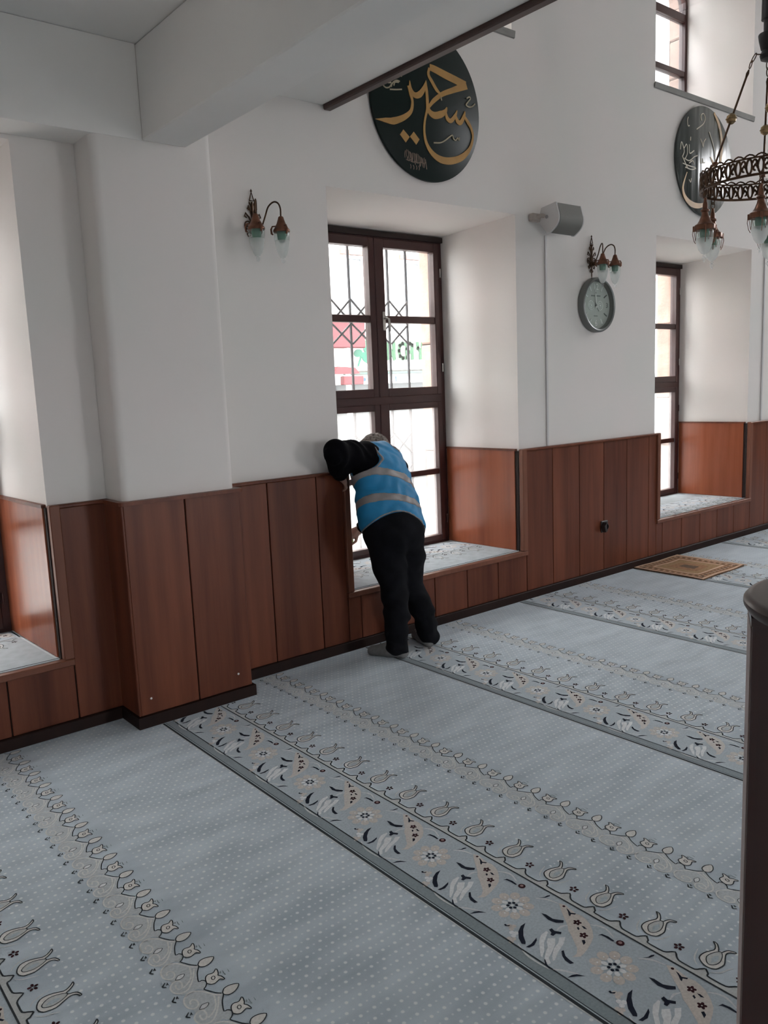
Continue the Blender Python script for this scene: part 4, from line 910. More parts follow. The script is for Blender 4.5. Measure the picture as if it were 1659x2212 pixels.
MED_ = {'S':[[[23,207,36],[69,202,40],[142,189,44],[223,177,44],[314,162,45]],[[321,163,43],[200,113,31],[117,77,27],[48,30,25],[7,-11,16]],[[19,202,16],[11,164,20],[39,129,23],[71,94,22],[100,76,14]],[[-2,8,18],[6,-32,30],[45,-51,39],[99,-37,39],[137,-15,26],[152,11,7]],[[140,-19,14],[153,-51,26],[180,-60,26],[215,-29,22],[235,7,6]],[[222,-28,17],[237,-54,27],[263,-56,27],[292,-17,22],[301,13,6]],[[292,-15,17],[327,-49,23],[355,-83,18],[363,-130,15],[333,-197,23],[263,-255,37],[171,-287,41],[88,-290,40],[22,-264,31],[-22,-215,21],[-36,-153,16],[-28,-88,14],[-9,-30,16],[-5,16,22],[-8,75,20],[-11,129,4]],[[-10,124,7],[-27,85,25],[-62,45,35],[-101,33,30],[-131,57,25],[-137,105,4]],[[-146,76,21],[-132,30,20],[-121,-8,17],[-136,-60,22],[-190,-101,31],[-266,-132,38],[-327,-138,25],[-398,-143,2]],[[45,265,4],[99,288,10],[147,316,12]]],'D':[[[-196,-166],[-150,-200],[-181,-234],[-223,-197]],[[-118,-166],[-75,-202],[-102,-235],[-147,-197]]],'W':[[[-339,62],[-332,44],[-312,35],[-287,43],[-271,62]],[[-285,31],[-239,38],[-196,47]],[[-275,46],[-265,67],[-236,86],[-210,86]],[[-256,56],[-246,75],[-218,80]],[[-273,88],[-242,102],[-216,118],[-193,116]],[[-310,76],[-301,65],[-274,68]],[[318,89],[340,101],[350,93],[328,70],[313,51],[338,44],[367,53],[389,71]],[[35,-204],[92,-195],[134,-174],[166,-152],[190,-139],[198,-157],[217,-164],[233,-149],[245,-159],[247,-142]],[[103,60],[110,41]],[[163,335],[167,316]]],'G':[[[-186,-277],[-191,-296],[-190,-316]],[[-176,-270],[-179,-298],[-167,-323]],[[-167,-271],[-161,-298],[-168,-318]],[[-157,-277],[-150,-300],[-160,-332]],[[-148,-280],[-146,-303],[-138,-334]],[[-139,-286],[-138,-305],[-133,-335]],[[-129,-282],[-130,-307],[-134,-326]],[[-119,-282],[-117,-308],[-119,-338]],[[-110,-284],[-106,-310],[-113,-345]],[[-100,-282],[-102,-313],[-101,-331]],[[-90,-284],[-90,-314],[-93,-336]],[[-81,-291],[-77,-316],[-80,-349]],[[-71,-296],[-67,-317],[-74,-350]],[[-62,-299],[-59,-320],[-52,-352]],[[-52,-303],[-51,-322],[-41,-349]],[[-42,-297],[-39,-323],[-45,-354]],[[-33,-304],[-30,-325],[-25,-359]],[[-182,-324],[-163,-328],[-144,-321]],[[-150,-329],[-131,-333],[-112,-326]],[[-112,-328],[-93,-333],[-73,-326]],[[-66,-325],[-47,-329],[-27,-322]],[[-151,-347],[-147,-358],[-150,-370]],[[-129,-349],[-124,-360],[-127,-372]],[[-106,-348],[-102,-359],[-105,-371]],[[-87,-348],[-82,-359],[-85,-371]]],'W2':[[[-258,301],[-270,271],[-261,235],[-238,239]],[[-63,304],[-73,340],[-36,361],[-10,332],[-34,285],[-135,227]],[[-73,165],[-48,136],[-33,109],[-23,149],[8,178]],[[-63,19],[-67,-15],[-42,-12],[-38,18],[-29,-10],[-4,-7]],[[-368,43],[-352,101],[-314,41],[-331,1]],[[-315,60],[-279,93],[-268,29],[-303,-23]],[[-243,98],[-232,34],[-168,62]],[[-225,129],[-222,157]],[[-313,-15],[-239,-24],[-166,15],[-120,30]],[[-330,-54],[-238,-61],[-145,-63]],[[-293,-78],[-200,-85],[-135,-67]],[[-239,-42],[-184,-16],[-164,-42]],[[-340,0],[-284,-58],[-256,-82]],[[-235,-165],[-212,-181],[-202,-151]],[[55,237],[138,105],[165,-87]],[[210,290],[255,170]]],'G2':[[[-264,-112,8],[-299,-173,14],[-321,-241,23],[-286,-304,34],[-193,-346,46],[-79,-349,40],[36,-318,20]],[[127,393,19],[209,310,34],[255,170,38],[241,21,30]],[[81,48,10],[143,-21,30],[128,-141,36],[73,-255,20]]]}
def pm(c, s): return [(c[0]+p[0]/1000., c[1]+p[1]/1000.) for p in s]
def inkst(c, s, w=None):
    return stroke(pm(c, s), [p[2]/1000. for p in s] if w is None else w, 5)
c1 = (3.44, 3.10); c2 = (6.48, 3.19)
roundel(c1[0], c1[1], .424, 'large black calligraphy roundel with gold letters over the tall window', [
    ('gold_letter', M_GOLD, [inkst(c1, s) for s in MED_['S']]+[[pm(c1, d)] for d in MED_['D']]),
    ('small_letter', M_PALEGOLD, [inkst(c1, s, .0075) for s in MED_['W']]),
    ('signature', mat('signature_brown', (.22, .15, .11), .5), [inkst(c1, s, .004) for s in MED_['G']])])
M_BOARD2, _nt, _b = newmat('shiny_black_green_board')
_b.inputs['Base Color'].default_value = (0.012, 0.022, 0.018, 1); _b.inputs['Roughness'].default_value = 0.24; _b.inputs['Specular IOR Level'].default_value = 1.0
_t = _nt.nodes.new('ShaderNodeTexCoord'); _mp = _nt.nodes.new('ShaderNodeMapping'); _mp.inputs['Rotation'].default_value = (0, math.radians(-24), 0); _mp.inputs['Scale'].default_value = (5, 1, .6)
_n = _nt.nodes.new('ShaderNodeTexNoise'); _n.inputs['Scale'].default_value = 1.0; _n.inputs['Detail'].default_value = 2
_bp = _nt.nodes.new('ShaderNodeBump'); _bp.inputs['Strength'].default_value = 1.0; _bp.inputs['Distance'].default_value = .035
_nt.links.new(_t.outputs['Object'], _mp.inputs[0]); _nt.links.new(_mp.outputs[0], _n.inputs['Vector']); _nt.links.new(_n.outputs['Fac'], _bp.inputs['Height']); _nt.links.new(_bp.outputs[0], _b.inputs['Normal'])
roundel(c2[0], c2[1], .42, 'shiny reflecting calligraphy roundel behind the chandelier', [
    ('gold_letter', M_GOLD, [inkst(c2, s) for s in MED_['G2']]),
    ('small_letter', M_PALEGOLD, [inkst(c2, s, .008) for s in MED_['W2']])], dm=M_BOARD2)


# ------------------------------------------------------------------ chandelier
CC = (4.759, 2.328); RZ = 2.573; RR = .345
ch = thing('chandelier', (CC[0], CC[1], RZ), 'bronze ring chandelier with hanging green glass lamps at upper right', 'chandelier')
RW = -math.atan2(4.748, 2.35)          # ring bearing: 0 = picture right, 90 = towards viewer
def rp(deg, r, z):
    a = math.radians(deg); rx, ry = r*math.cos(a), r*math.sin(a)
    # picture-right and towards-viewer directions of the ring
    R_ = (math.cos(RW), math.sin(RW)); T_ = (math.sin(RW), -math.cos(RW))
    return (CC[0]+rx*R_[0]+ry*T_[0], CC[1]+rx*R_[1]+ry*T_[1], z)
mb = MB()
for (z0, z1, ra, rb) in ((RZ-.052, RZ-.040, RR-.004, RR+.006), (RZ+.036, RZ+.044, RR-.003, RR+.004)):
    n = 96; V = []; F = []
    for k in range(n):
        d = 360.*k/n; V += [rp(d, ra, z0), rp(d, rb, z0), rp(d, rb, z1), rp(d, ra, z1)]
    for k in range(n):
        j = (k+1) % n
        for q in range(4): F.append((4*k+q, 4*k+(q+1) % 4, 4*j+(q+1) % 4, 4*j+q))
    mb.add(V, F)
mb.build('ring', M_BRONZE, ch, 'auto')
NP = 38
for k in range(NP):          # pierced tracery of the ring: oval loops between small scrolls
    d0 = 360.*k/NP; st = 360./NP; mb = MB()
    loop = [rp(d0+.24*st*math.cos(t), RR+.001, RZ-.002+.037*math.sin(t)) for t in np.linspace(0, 2*math.pi, 17)[:-1]]
    mb.tube(loop, .0062, 6, closed=True)
    for s in (-1, 1):
        mb.tube([rp(d0+st*(.5+s*.22*math.cos(t)*(1-t/9)), RR+.001, RZ+s*.014+.018*math.sin(t)*(1-t/9)) for t in np.linspace(0, 5.2, 14)], .0058, 5)
    mb.tube([rp(d0-.5*st, RR, RZ+.044), rp(d0-.25*st, RR+.002, RZ+.054), rp(d0, RR+.003, RZ+.058), rp(d0+.25*st, RR+.002, RZ+.054), rp(d0+.5*st, RR, RZ+.044)], .0045, 6)
    mb.build('ring_tracery', M_BRONZE, ch, 'auto')
HZ = 3.235
mb = MB(); mb.lathe([(0, HZ-.055), (.020, HZ-.052), (.046, HZ-.040), (.052, HZ-.018), (.044, HZ+.0), (.040, HZ+.006), (.046, HZ+.012), (.058, HZ+.060), (.062, HZ+.085), (.060, HZ+.090), (.035, HZ+.082), (0, HZ+.08)], (CC[0], CC[1], 0), 32); mb.build('hub', M_BLACK, ch, 'auto')
mb = MB(); mb.lathe([(.034, HZ+.07), (.036, HZ+.16), (.048, HZ+.165), (.046, 4.6), (.02, 4.62), (.012, 4.7), (.012, HALL)], (CC[0], CC[1], 0), 24); mb.build('stem', M_BLACK, ch, 'auto')
def link(a, b, r=.0028, w=.011):
    a, b = np.array(a), np.array(b); d = b-a; L_ = np.linalg.norm(d); d /= L_; s = np.cross(d, (0.3, .5, .81)); s /= np.linalg.norm(s)
    return [tuple((a+b)/2+d*(L_/2+.006)*math.cos(t)+s*w*math.sin(t)) for t in np.linspace(0, 2*math.pi, 15)[:-1]]
for d in (147, 87, 267, 327):
    A, B, Cc, T = rp(d, .046, HZ-.018), rp(d, .082, HZ-.018), rp(d, .106, HZ-.055), rp(d, RR-.035, RZ+.075)
    mb = MB(); mb.tube([A, B], .0035, 6); mb.tube(link(B, Cc), .003, 6, closed=True); mb.tube(link(Cc, tuple(np.array(Cc)+(np.array(T)-Cc)*.06), w=.008), .003, 6, closed=True); mb.build('hook_link', M_BRONZE, ch, 'auto')
    S0 = np.array(Cc)+(np.array(T)-np.array(Cc))*.08; mb = MB(); ts = [S0+(np.array(T)-S0)*q for q in (0, .04, .08, 1)]
    mb.tube([tuple(q) for q in ts], [.004, .009, .0062, .0062], 8); rod = mb.build('rod', M_BRONZE, ch, 'auto')
    M_ = S0+(np.array(T)-S0)*.52; mb = MB()
    mb.lathe([(0, -.030), (.010, -.028), (.024, -.016), (.027, 0), (.024, .016), (.010, .028), (0, .030)], tuple(M_), 16); mb.lathe([(.029, -.003), (.031, 0), (.029, .003)], tuple(M_), 16, cap=False)
    mb.build('ball', M_BRASS, rod, 'auto')
    mb = MB(); mb.tube([T, rp(d, RR-.012, RZ+.062), rp(d, RR-.002, RZ+.03)], .0075, 8); mb.lathe([(0, -.012), (.014, -.006), (.014, .006), (0, .012)], T, 10); mb.build('rod_bracket', M_COPPER, ch, 'auto')
def make_lamp():
    lp = bpy.data.objects.new('hanging_lamp', None); COL.objects.link(lp); lp.parent = ch; lp.empty_display_size = .03
    base = rp(154, RR, RZ-.05); rel = [base[i]-(CC+(RZ,))[i] for i in range(3)]; lp.location = [q*U for q in rel]
    x, y, z = base; L_ = lambda pr: [(r, h) for r, h in pr]
    mb = MB(); mb.tube(link((x, y, z+.008), (x, y, z-.022)), .003, 6, closed=True); mb.tube(link((x, y, z-.022), (x, y, z-.052), w=.013), .003, 6, closed=True); mb.build('chain', M_BRONZE, lp, 'auto')
    mb = MB(); mb.lathe([(0, -.048), (.008, -.052), (.010, -.075), (.014, -.085), (.016, -.115), (.026, -.122), (.026, -.130), (.018, -.136), (.022, -.155), (.034, -.185), (.046, -.203), (.059, -.210), (.062, -.218), (.061, -.238), (.056, -.242), (.050, -.236), (.03, -.205), (0, -.19)], (x, y, z), 28)
    for k in range(4):
        a = math.pi/2*k+.6; cx, cy = math.cos(a), math.sin(a); mb.box(x+.060*cx-.008, x+.060*cx+.008, y+.060*cy-.008, y+.060*cy+.008, z-.246, z-.214, bev=.002)
        mb.tube([(x+.066*cx, y+.066*cy, z-.225), (x+.070*cx, y+.070*cy, z-.262), (x+.062*cx, y+.062*cy, z-.300), (x+.052*cx, y+.052*cy, z-.318)], .0022, 5)
        b = a+.35; mb.tube([(x+.062*cx, y+.062*cy, z-.24), (x+.057*math.cos(b), y+.057*math.sin(b), z-.305), (x+.061*math.cos(b+.3), y+.061*math.sin(b+.3), z-.24)], .0018, 5)
    mb.build('lamp_cap', M_COPPER, lp, 'auto')
    mb = MB(); mb.lathe([(.050, -.232), (.053, -.255), (.051, -.290)], (x, y, z), 28, 0, cap=False); mb.lathe([(.051, -.290), (.045, -.325), (.034, -.358), (.018, -.380), (0, -.386)], (x, y, z), 28, 1, cap=False); mb.build('glass_shade', [M_SHADE, M_SHADE_LOW], lp, True)
    mb = MB(); mb.lathe([(.026, -.225), (.030, -.262), (.026, -.290), (.014, -.305), (0, -.308)], (x, y, z), 16); mb.build('green_cup', M_GREEN, lp, True)
    mb = MB()
    for (h, r) in ((-.394, .012), (-.412, .015), (-.428, .008)): mb.lathe([(0, h+r), (r*.8, h+r*.5), (r, h), (r*.8, h-r*.5), (0, h-r)], (x, y, z), 8)
    mb.build('crystal_drop', M_CRYSTAL, lp)
    return lp
l0 = make_lamp(); l0.scale = (.92, .92, .92)
kids = [k for k in bpy.data.objects if k.parent == l0]
for d in (94, 214, 274, 334, 34):
    q = l0.copy(); COL.objects.link(q); b = rp(d, RR, RZ-.05); q.location = [(b[i]-(CC+(RZ,))[i])*U for i in range(3)]
    for k in kids: c = k.copy(); COL.objects.link(c); c.parent = q

# ------------------------------------------------------------------ person (signed-distance bodies -> surface nets)
def surfnet(fn, lo, hi, h):
    lo = np.array(lo, float); n = np.ceil((np.array(hi)-lo)/h).astype(int)+1
    ax = [lo[i]+h*np.arange(n[i]) for i in range(3)]
    G = np.stack(np.meshgrid(*ax, indexing='ij'), -1)
    D = fn(G.reshape(-1, 3)).reshape(n)
    ins = D < 0
    c = np.zeros(np.array(n)-1, int)
    for i in (0,1):
        for j in (0,1):
            for k in (0,1): c += ins[i:n[0]-1+i, j:n[1]-1+j, k:n[2]-1+k]
    act = np.argwhere((c > 0) & (c < 8)); idx = -np.ones(np.array(n)-1, int); idx[tuple(act.T)] = np.arange(len(act))
    S = np.zeros((len(act), 3)); W_ = np.zeros(len(act))
    cor = [(i, j, k) for i in (0,1) for j in (0,1) for k in (0,1)]
    for a in cor:
        for x in range(3):
            if a[x]: continue
            b = list(a); b[x] = 1
            da = D[act[:,0]+a[0], act[:,1]+a[1], act[:,2]+a[2]]; db = D[act[:,0]+b[0], act[:,1]+b[1], act[:,2]+b[2]]
            cr = (da < 0) != (db < 0); t = np.where(cr, da/np.where(cr, da-db, 1), 0)
            p = np.array(a, float)[None]+t[:, None]*np.eye(3)[x][None]
            S += p*cr[:, None]; W_ += cr
    V = lo+h*(act+S/W_[:, None]); F = []
    for x in range(3):
        o = [q for q in range(3) if q != x]
        sl0 = [slice(1, n[q]-1) for q in range(3)]; sl0[x] = slice(0, n[x]-1); sl1 = list(sl0); sl1[x] = slice(1, n[x])
        A, B = ins[tuple(sl0)], ins[tuple(sl1)]
        e = np.argwhere(A != B); off = np.ones(3, int); off[x] = 0; flip = A[tuple(e.T)]; e = e+off
        def cell(d1, d2):
            q = e.copy(); q[:, o[0]] -= d1; q[:, o[1]] -= d2; return idx[tuple(q.T)]
        qd = np.stack([cell(0,0), cell(1,0), cell(1,1), cell(0,1)], 1)
        fl = flip if x != 1 else ~flip
        qd[~fl] = qd[~fl][:, ::-1]; F.append(qd)
    return V, np.vstack(F)
def capsule(p, a, b, ra, rb):
    a, b = np.array(a, float), np.array(b, float); d = b-a; t = np.clip(((p-a)@d)/(d@d), 0, 1)
    return np.linalg.norm(p-a-t[:, None]*d, axis=1)-(ra+(rb-ra)*t)
def smin(a, b, k):
    h = np.clip(.5+.5*(b-a)/k, 0, 1); return b+(a-b)*h-k*h*(1-h)
def chain(p, pts, rs, k=.02):
    d = None
    for i in range(len(pts)-1):
        e = capsule(p, pts[i], pts[i+1], rs[i], rs[i+1]); d = e if d is None else smin(d, e, k)
    return d
def ellip(p, c, r, Rm=None):
    q = p-np.array(c); 
    if Rm is not None: q = q@Rm
    k0 = np.linalg.norm(q/np.array(r), axis=1); k1 = np.linalg.norm(q/np.array(r)**2, axis=1); return k0*(k0-1)/np.maximum(k1, 1e-9)
def fold(p, amp, f, d, ph=0.0): return amp*np.sin((p@np.array(d))*f+ph+1.3*np.sin(p@np.array((31., 17., 23.))))
A3 = lambda *q: np.array(q, float)
# joints
ANL, ANR = A3(2.808, 3.385, .075), A3(3.066, 3.405, .075)
KNL, KNR = A3(2.838, 3.425, .365), A3(2.972, 3.440, .375)
HPL, HPR = A3(2.752, 3.400, .715), A3(2.905, 3.390, .712)
PEL = A3(2.822, 3.395, .735); WST = A3(2.838, 3.455, .865); CHS = A3(2.872, 3.540, 1.005); NCK = A3(2.945, 3.625, 1.120)
SHL, SHR = A3(2.780, 3.560, 1.130), A3(3.065, 3.650, 1.020)
ELL, WRL = A3(2.540, 3.505, 1.168), A3(2.640, 3.615, 1.030)
ELR, WRR = A3(3.155, 3.870, .760), A3(3.010, 3.955, .634)
HEAD = A3(3.012, 3.770, 1.118)
def frame_of(zv, xv):
    z = zv/np.linalg.norm(zv); x = xv-z*(xv@z); x /= np.linalg.norm(x); y = np.cross(z, x); return np.stack([x, y, z], 1)
LATH, LATS = A3(.97, -.10, -.02), A3(.90, .30, -.29)
def torso(p, grow=0.0):
    d = None
    secs = [(PEL, LATH, .162+grow, .118+grow), (WST, LATH*.6+LATS*.4, .172+grow, .114+grow), (CHS, LATS, .196+grow, .118+grow), (A3(2.930, 3.605, 1.090), LATS, .135+grow, .088+grow)]
    for (c0, l0, a0, b0), (c1, l1, a1, b1) in zip(secs[:-1], secs[1:]):
        ax = c1-c0; t = np.clip(((p-c0)@ax)/(ax@ax), 0, 1); lat = l0[None]*(1-t[:, None])+l1[None]*t[:, None]
        q = p-c0-t[:, None]*ax; lat /= np.linalg.norm(lat, axis=1)[:, None]
        u = (q*lat).sum(1); r2 = np.maximum((q*q).sum(1)-u*u, 0); a = a0+(a1-a0)*t; b = b0+(b1-b0)*t
        e = (np.sqrt((u/a)**2+r2/b**2)-1)*np.minimum(a, b)*.95
        d = e if d is None else smin(d, e, .04)
    return d
def legs(p, g=0.0):
    L_ = chain(p, [HPL, (HPL+KNL)/2, KNL, (KNL+ANL)/2+A3(-.005, -.012, .02), ANL], [.096+g, .085+g, .064+g, .060+g, .050+g], .03)
    R_ = chain(p, [HPR, (HPR+KNR)/2, KNR, (KNR+ANR)/2+A3(.0, -.012, .02), ANR], [.094+g, .082+g, .061+g, .057+g, .052+g], .03)
    return L_, R_
def hand(p, wr, d, up, closed=.5, side=1):
    """palm + four fingers + thumb; d forearm direction, up = back of the hand"""
    d = d/np.linalg.norm(d); up = up-d*(up@d); up /= np.linalg.norm(up); s = np.cross(d, up)*side
    pc_ = wr+d*.042; M_ = np.stack([d, s, up], 1); e = ellip(p, pc_, (.048, .036, .016), M_); e = smin(e, capsule(p, wr-d*.03, wr+d*.02, .024, .024), .015)
    for i, (o, ln) in enumerate(((-.027, .062), (-.009, .072), (.009, .068), (.026, .054))):
        a = wr+d*.078+s*o; b = a+(d*math.cos(closed*.6)-up*math.sin(closed*.6))*ln*.45; c = b+(d*math.cos(closed*1.5)-up*math.sin(closed*1.5))*ln*.32; f = c+(d*math.cos(closed*2.3)-up*math.sin(closed*2.3))*ln*.26
        e = smin(e, np.minimum(np.minimum(capsule(p, a-d*.02, b, .0088, .0082), capsule(p, b, c, .0080, .0074)), capsule(p, c, f, .0073, .0062)), .004)
    a = wr+d*.022-s*.030; b = a+d*.030-s*.022-up*.010; c = b+d*.032-s*.002-up*.010
    return smin(e, np.minimum(capsule(p, a+s*.012, b, .0115, .0095), capsule(p, b, c, .0095, .0078)), .006)
HF = frame_of(A3(.05, .10, .99), A3(.93, -.30, .02)) # x right of the head, y to face, z up
FACE = A3(-.30, .80, -.52); FACE /= np.linalg.norm(FACE); HX = np.cross(FACE, A3(.1, .2, 1.)); HX /= np.linalg.norm(HX); HU = np.cross(HX, FACE); HM = np.stack([HX, FACE, HU], 1)
def hp(x, y, z): return HEAD+HM@A3(x, y, z)
def skull(p, g=0.0):
    d = ellip(p, hp(0, -.008, .020), (.070+g, .088+g, .082+g), HM); d = smin(d, ellip(p, hp(0, .022, -.045), (.052+g, .058+g, .060+g), HM), .03); return d
def headf(p):
    d = skull(p); d = smin(d, capsule(p, hp(0, .078, -.002), hp(0, .100, -.030), .008, .013), .01)
    d = smin(d, ellip(p, hp(0, .070, -.085), (.025, .018, .016), HM), .02)
    for s in (-1, 1):
        d = smin(d, ellip(p, hp(s*.072, -.004, -.012), (.010, .020, .030), HM), .006)
        d = np.maximum(d, -ellip(p, hp(s*.030, .092, .004), (.017, .012, .010), HM)); d = np.minimum(d, ellip(p, hp(s*.030, .078, .004), (.012, .012, .012), HM))
    for zz in (-.062, -.070): d = smin(d, capsule(p, hp(-.020, .074, zz), hp(.020, .074, zz), .005, .005), .004)
    return d
def bodyf(p):
    d = torso(p, -.022); l, r = legs(p, -.012); d = smin(d, smin(l, r, .02), .04)
    d = smin(d, capsule(p, NCK-A3(0, .02, .03), HEAD-A3(.0, .03, .03), .052, .050), .03); d = smin(d, headf(p), .015)
    d = smin(d, chain(p, [SHL, ELL, WRL], [.052, .040, .025]), .02); d = smin(d, chain(p, [SHR, ELR, WRR], [.052, .040, .025]), .02)
    d = smin(d, hand(p, WRL, A3(.70, .42, -.55), A3(-.3, -.6, .6), .55, 1), .01); d = smin(d, hand(p, WRR, A3(-.62, .25, -.30), A3(-.3, -.6, .6), .8, 1), .01)
    for an, toe in ((ANL, A3(2.735, 3.525, .022)), (ANR, A3(3.115, 3.545, .022))): d = smin(d, chain(p, [an-A3(0, .0, .04), toe], [.028, .018]), .02)
    return d
def trouf(p):
    t = torso(p, .004); t = np.maximum(t, (p-WST)@A3(.22, .35, .90)-.03)
    seat = ellip(p, A3(2.800, 3.365, .72), (.105, .105, .12)); seat = smin(seat, ellip(p, A3(2.868, 3.362, .718), (.100, .102, .118)), .03)
    l, r = legs(p, .008); zc = p[:, 2]
    l = l+fold(p, .0055, 62, (.25, .1, 1.), .3)*np.clip(1.15-zc*1.4, .25, 1)-.014*np.clip((.12-zc)/.1, 0, 1); r = r+fold(p, .0055, 58, (-.2, .1, 1.), 1.)*np.clip(1.15-zc*1.4, .25, 1)-.010*np.clip((.10-zc)/.1, 0, 1)
    d = smin(t, seat, .05); d = smin(d, smin(l, r, .015), .04); d = d+fold(p, .0025, 45, (.8, .3, .6))
    return np.maximum(d, .012-zc)
def sweatf(p):
    d = torso(p, .004); d = smin(d, ellip(p, SHL, (.066, .066, .066)), .04); d = smin(d, ellip(p, SHR, (.070, .070, .070)), .04)
    aL = chain(p, [SHL, (SHL+ELL)/2+A3(0, 0, .002), ELL, ELL*.35+WRL*.65, WRL+(WRL-ELL)*-.10], [.070, .066, .062, .054, .042], .025)+fold(p, .004, 85, (.9, .4, .3))
    aR = chain(p, [SHR, ELR, WRR+(ELR-WRR)*.12], [.070, .056, .038], .025)+fold(p, .003, 80, (.2, .5, .9))
    d = smin(d, aL, .035); d = smin(d, aR, .03)
    d = smin(d, capsule(p, NCK-A3(0, .03, .04), NCK+A3(.015, .02, .0), .066, .060), .02)
    return np.maximum(d, -((p-WST)@A3(.22, .35, .90)+.04))
AX = (NCK-PEL)/np.linalg.norm(NCK-PEL)
def tcoord(p): return (p-PEL)@AX
LT = LATS/np.linalg.norm(LATS)
def vest_shell(p, g):
    d = torso(p, .016+g); d = smin(d, ellip(p, SHR+A3(-.02, -.01, .0), (.062+g, .066+g, .062+g)), .04); d = smin(d, ellip(p, SHL+A3(.07, .02, -.02), (.060+g, .072+g, .066+g)), .04); d = smin(d, ellip(p, SHL+A3(.0, .0, .0), (.074+g, .078+g, .074+g)), .03)
    d = d-.010*np.clip(1-tcoord(p)/.12, 0, 1)
    return d+fold(p, .0032, 52, (.5, .2, .9), .6)+fold(p, .002, 95, (-.6, .2, .7), .2)
def vest_cut(p):
    t = tcoord(p); u = (p-CHS)@LT
    q_ = (p-PEL)@LATH; hem = -.008+.036*np.clip(1-(np.abs(q_-.005)/.15)**2, -1.2, 1)-.03*np.clip(q_/.15, 0, 1)-.0
    c = hem-t                                         # below the hem
    armL = .130-np.linalg.norm(np.stack([(p-SHL)@LT+.150, (p-SHL)@AX+.005], 1)*A3(1.0, .88), axis=1); armL = np.minimum(armL, -(u+.02))
    armR = .072-np.linalg.norm(np.stack([(p-SHR)@LT-.045, (p-SHR)@AX+.018], 1), axis=1)
    nk = .040-np.linalg.norm(np.stack([(p-NCK)@LT-.010, (p-NCK)@AX-.025], 1), axis=1)
    return np.maximum(np.maximum(c, armL), np.maximum(armR, nk))
def vestf(p): return np.maximum(vest_shell(p, 0.0), vest_cut(p))
def stripef(t0, w): 
    def f(p):
        lt = tcoord(p)-t0-.02*((p-CHS)@LT)/.15*0; return np.maximum(np.maximum(vest_shell(p, .003), vest_cut(p)-.001), np.abs(lt)-w/2)
    return f
def pipef(p): return np.maximum(vest_shell(p, .004), np.abs(vest_cut(p)+.004)-.0035)
def hairf(p):
    d = skull(p, .010)+.0045*np.sin(p[:, 0]*190+2*np.sin(p[:, 2]*120))*np.sin(p[:, 2]*170+p[:, 1]*60)
    q = (p-HEAD)@HM
    d = np.maximum(d, q[:, 1]-.058+np.clip(-q[:, 2], 0, 1)*.9); d = np.maximum(d, -.070-q[:, 2]+np.clip(q[:, 1]+.03, 0, 1)*.9); return d
def sockf(an, toe):
    an = np.array(an); toe = np.array(toe); dirv = (toe-an)*A3(1, 1, 0); dirv /= np.linalg.norm(dirv); heel = an-dirv*.030
    H = A3(heel[0], heel[1], .034); Tt = A3(toe[0], toe[1], .026); mid = (H*.55+Tt*.45)+A3(0, 0, .012)
    def f(p):
        d = chain(p, [H, mid, Tt], [.036, .040, .030], .02); d = smin(d, capsule(p, an-A3(0, 0, .02), an+A3(0, 0, .03), .040, .042), .02); return np.maximum(d, .002-p[:, 2])
    return f
M_SKIN = mat('skin', (.42, .25, .19), .55, var=.08, vscale=40); M_JEAN = mat('black_jeans', (.0060, .0063, .0085), .9, spec=.15, var=.35, vscale=14, bump=.15, bscale=300)
M_SWEAT = mat('black_sweater', (.0030, .0029, .0042), .95, spec=.1, var=.3, vscale=20, bump=.2, bscale=250); M_VEST = mat('blue_vest_fabric', (.008, .205, .43), .6, var=.12, vscale=10, bump=.15, bscale=40)
M_REFL = mat('grey_reflective_tape', (.26, .235, .23), .45, var=.08, vscale=30); M_HAIR = mat('grey_brown_hair', (.060, .045, .038), .7, col2=(.26, .22, .19), vscale=90, stretch=(1, 1, .4), bump=.5, bscale=200)
M_SOCK = mat('grey_sock', (.20, .20, .20), .9, var=.1, vscale=60, bump=.2, bscale=200); M_CLOTH = mat('green_cleaning_cloth', (.30, .34, .11), .9, var=.2, vscale=30)
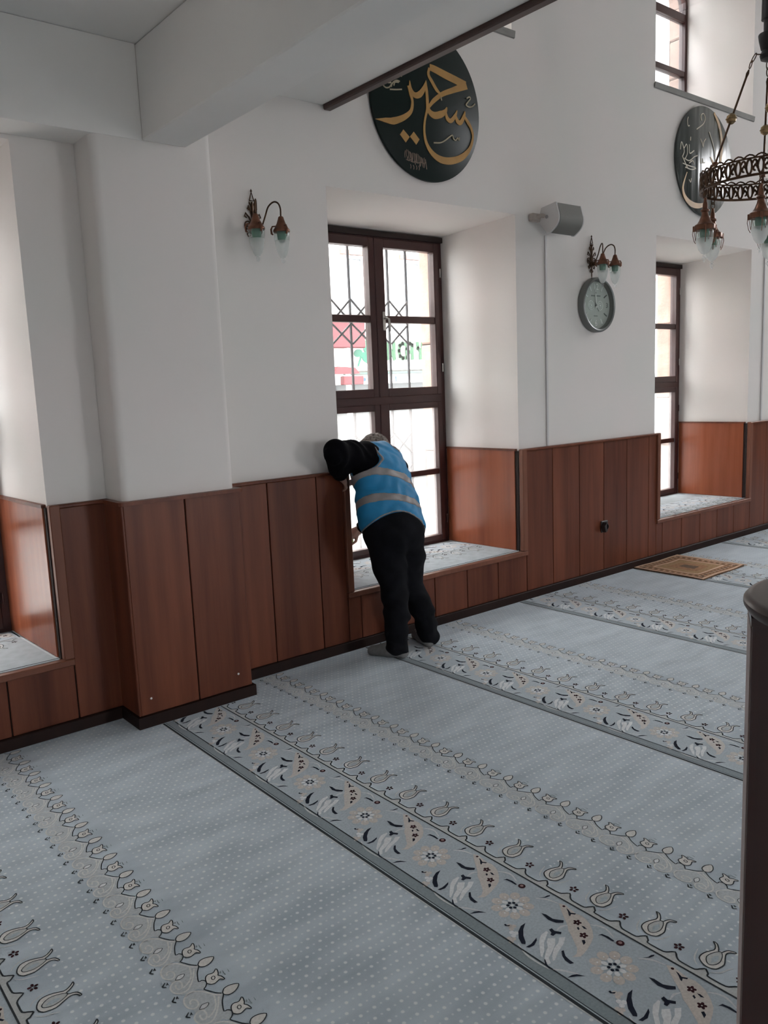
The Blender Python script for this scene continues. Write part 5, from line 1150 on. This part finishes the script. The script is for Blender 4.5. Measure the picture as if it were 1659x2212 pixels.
man = thing('person', (2.93, 3.40, 0), 'person in blue vest and black clothes leaning into the tall window', 'person')
def net(name, fn, lo, hi, h, m, par=man):
    V, F = surfnet(fn, lo, hi, h); return obj(name, V, F, m, par, True)
bd_ = net('body', bodyf, (2.42, 3.22, .0), (3.24, 4.08, 1.30), .0075, M_SKIN)
net('trousers', trouf, (2.60, 3.20, .0), (3.22, 3.62, .95), .0075, M_JEAN, man)
net('sweater', sweatf, (2.42, 3.22, .56), (3.24, 4.02, 1.28), .0075, M_SWEAT, man)
vs_ = net('vest', vestf, (2.60, 3.22, .70), (3.24, 3.80, 1.24), .0065, M_VEST, man)
net('reflective_stripe', stripef(.105, .044), (2.60, 3.22, .76), (3.20, 3.76, 1.14), .006, M_REFL, vs_)
net('reflective_stripe', stripef(.245, .042), (2.60, 3.22, .80), (3.24, 3.80, 1.2), .006, M_REFL, vs_)
net('piping', pipef, (2.60, 3.22, .70), (3.24, 3.80, 1.24), .005, M_REFL, vs_)
net('hair', hairf, tuple(HEAD-.14), tuple(HEAD+.14), .005, M_HAIR, man)
net('sock', sockf(ANL, (2.738, 3.520, 0)), (2.66, 3.30, -.01), (2.92, 3.60, .16), .006, M_SOCK, man)
net('sock', sockf(ANR+A3(.0, .022, 0), (3.112, 3.570, 0)), (2.98, 3.30, -.01), (3.20, 3.66, .16), .006, M_SOCK, man)
cw = WRR+A3(-.62, .25, -.30)/np.linalg.norm(A3(-.62, .25, -.30))*.085
def clothf(p):
    c = cw+A3(.004, .012, -.020); q = p-c
    d = ellip(p, c, (.045, .028, .035)); d = smin(d, ellip(p, c+A3(.006, .004, -.052), (.032, .016, .050)), .03)
    return d+.005*np.sin(q[:, 0]*150)*np.sin(q[:, 2]*60)+.003*np.sin(q[:, 0]*90+q[:, 1]*140)
V, F = surfnet(clothf, tuple(cw-.13), tuple(cw+.11), .005)
o = obj('cleaning_cloth', V, F, M_CLOTH, None, True); tag(o, 'small green cleaning cloth held by person at the window', 'cloth')
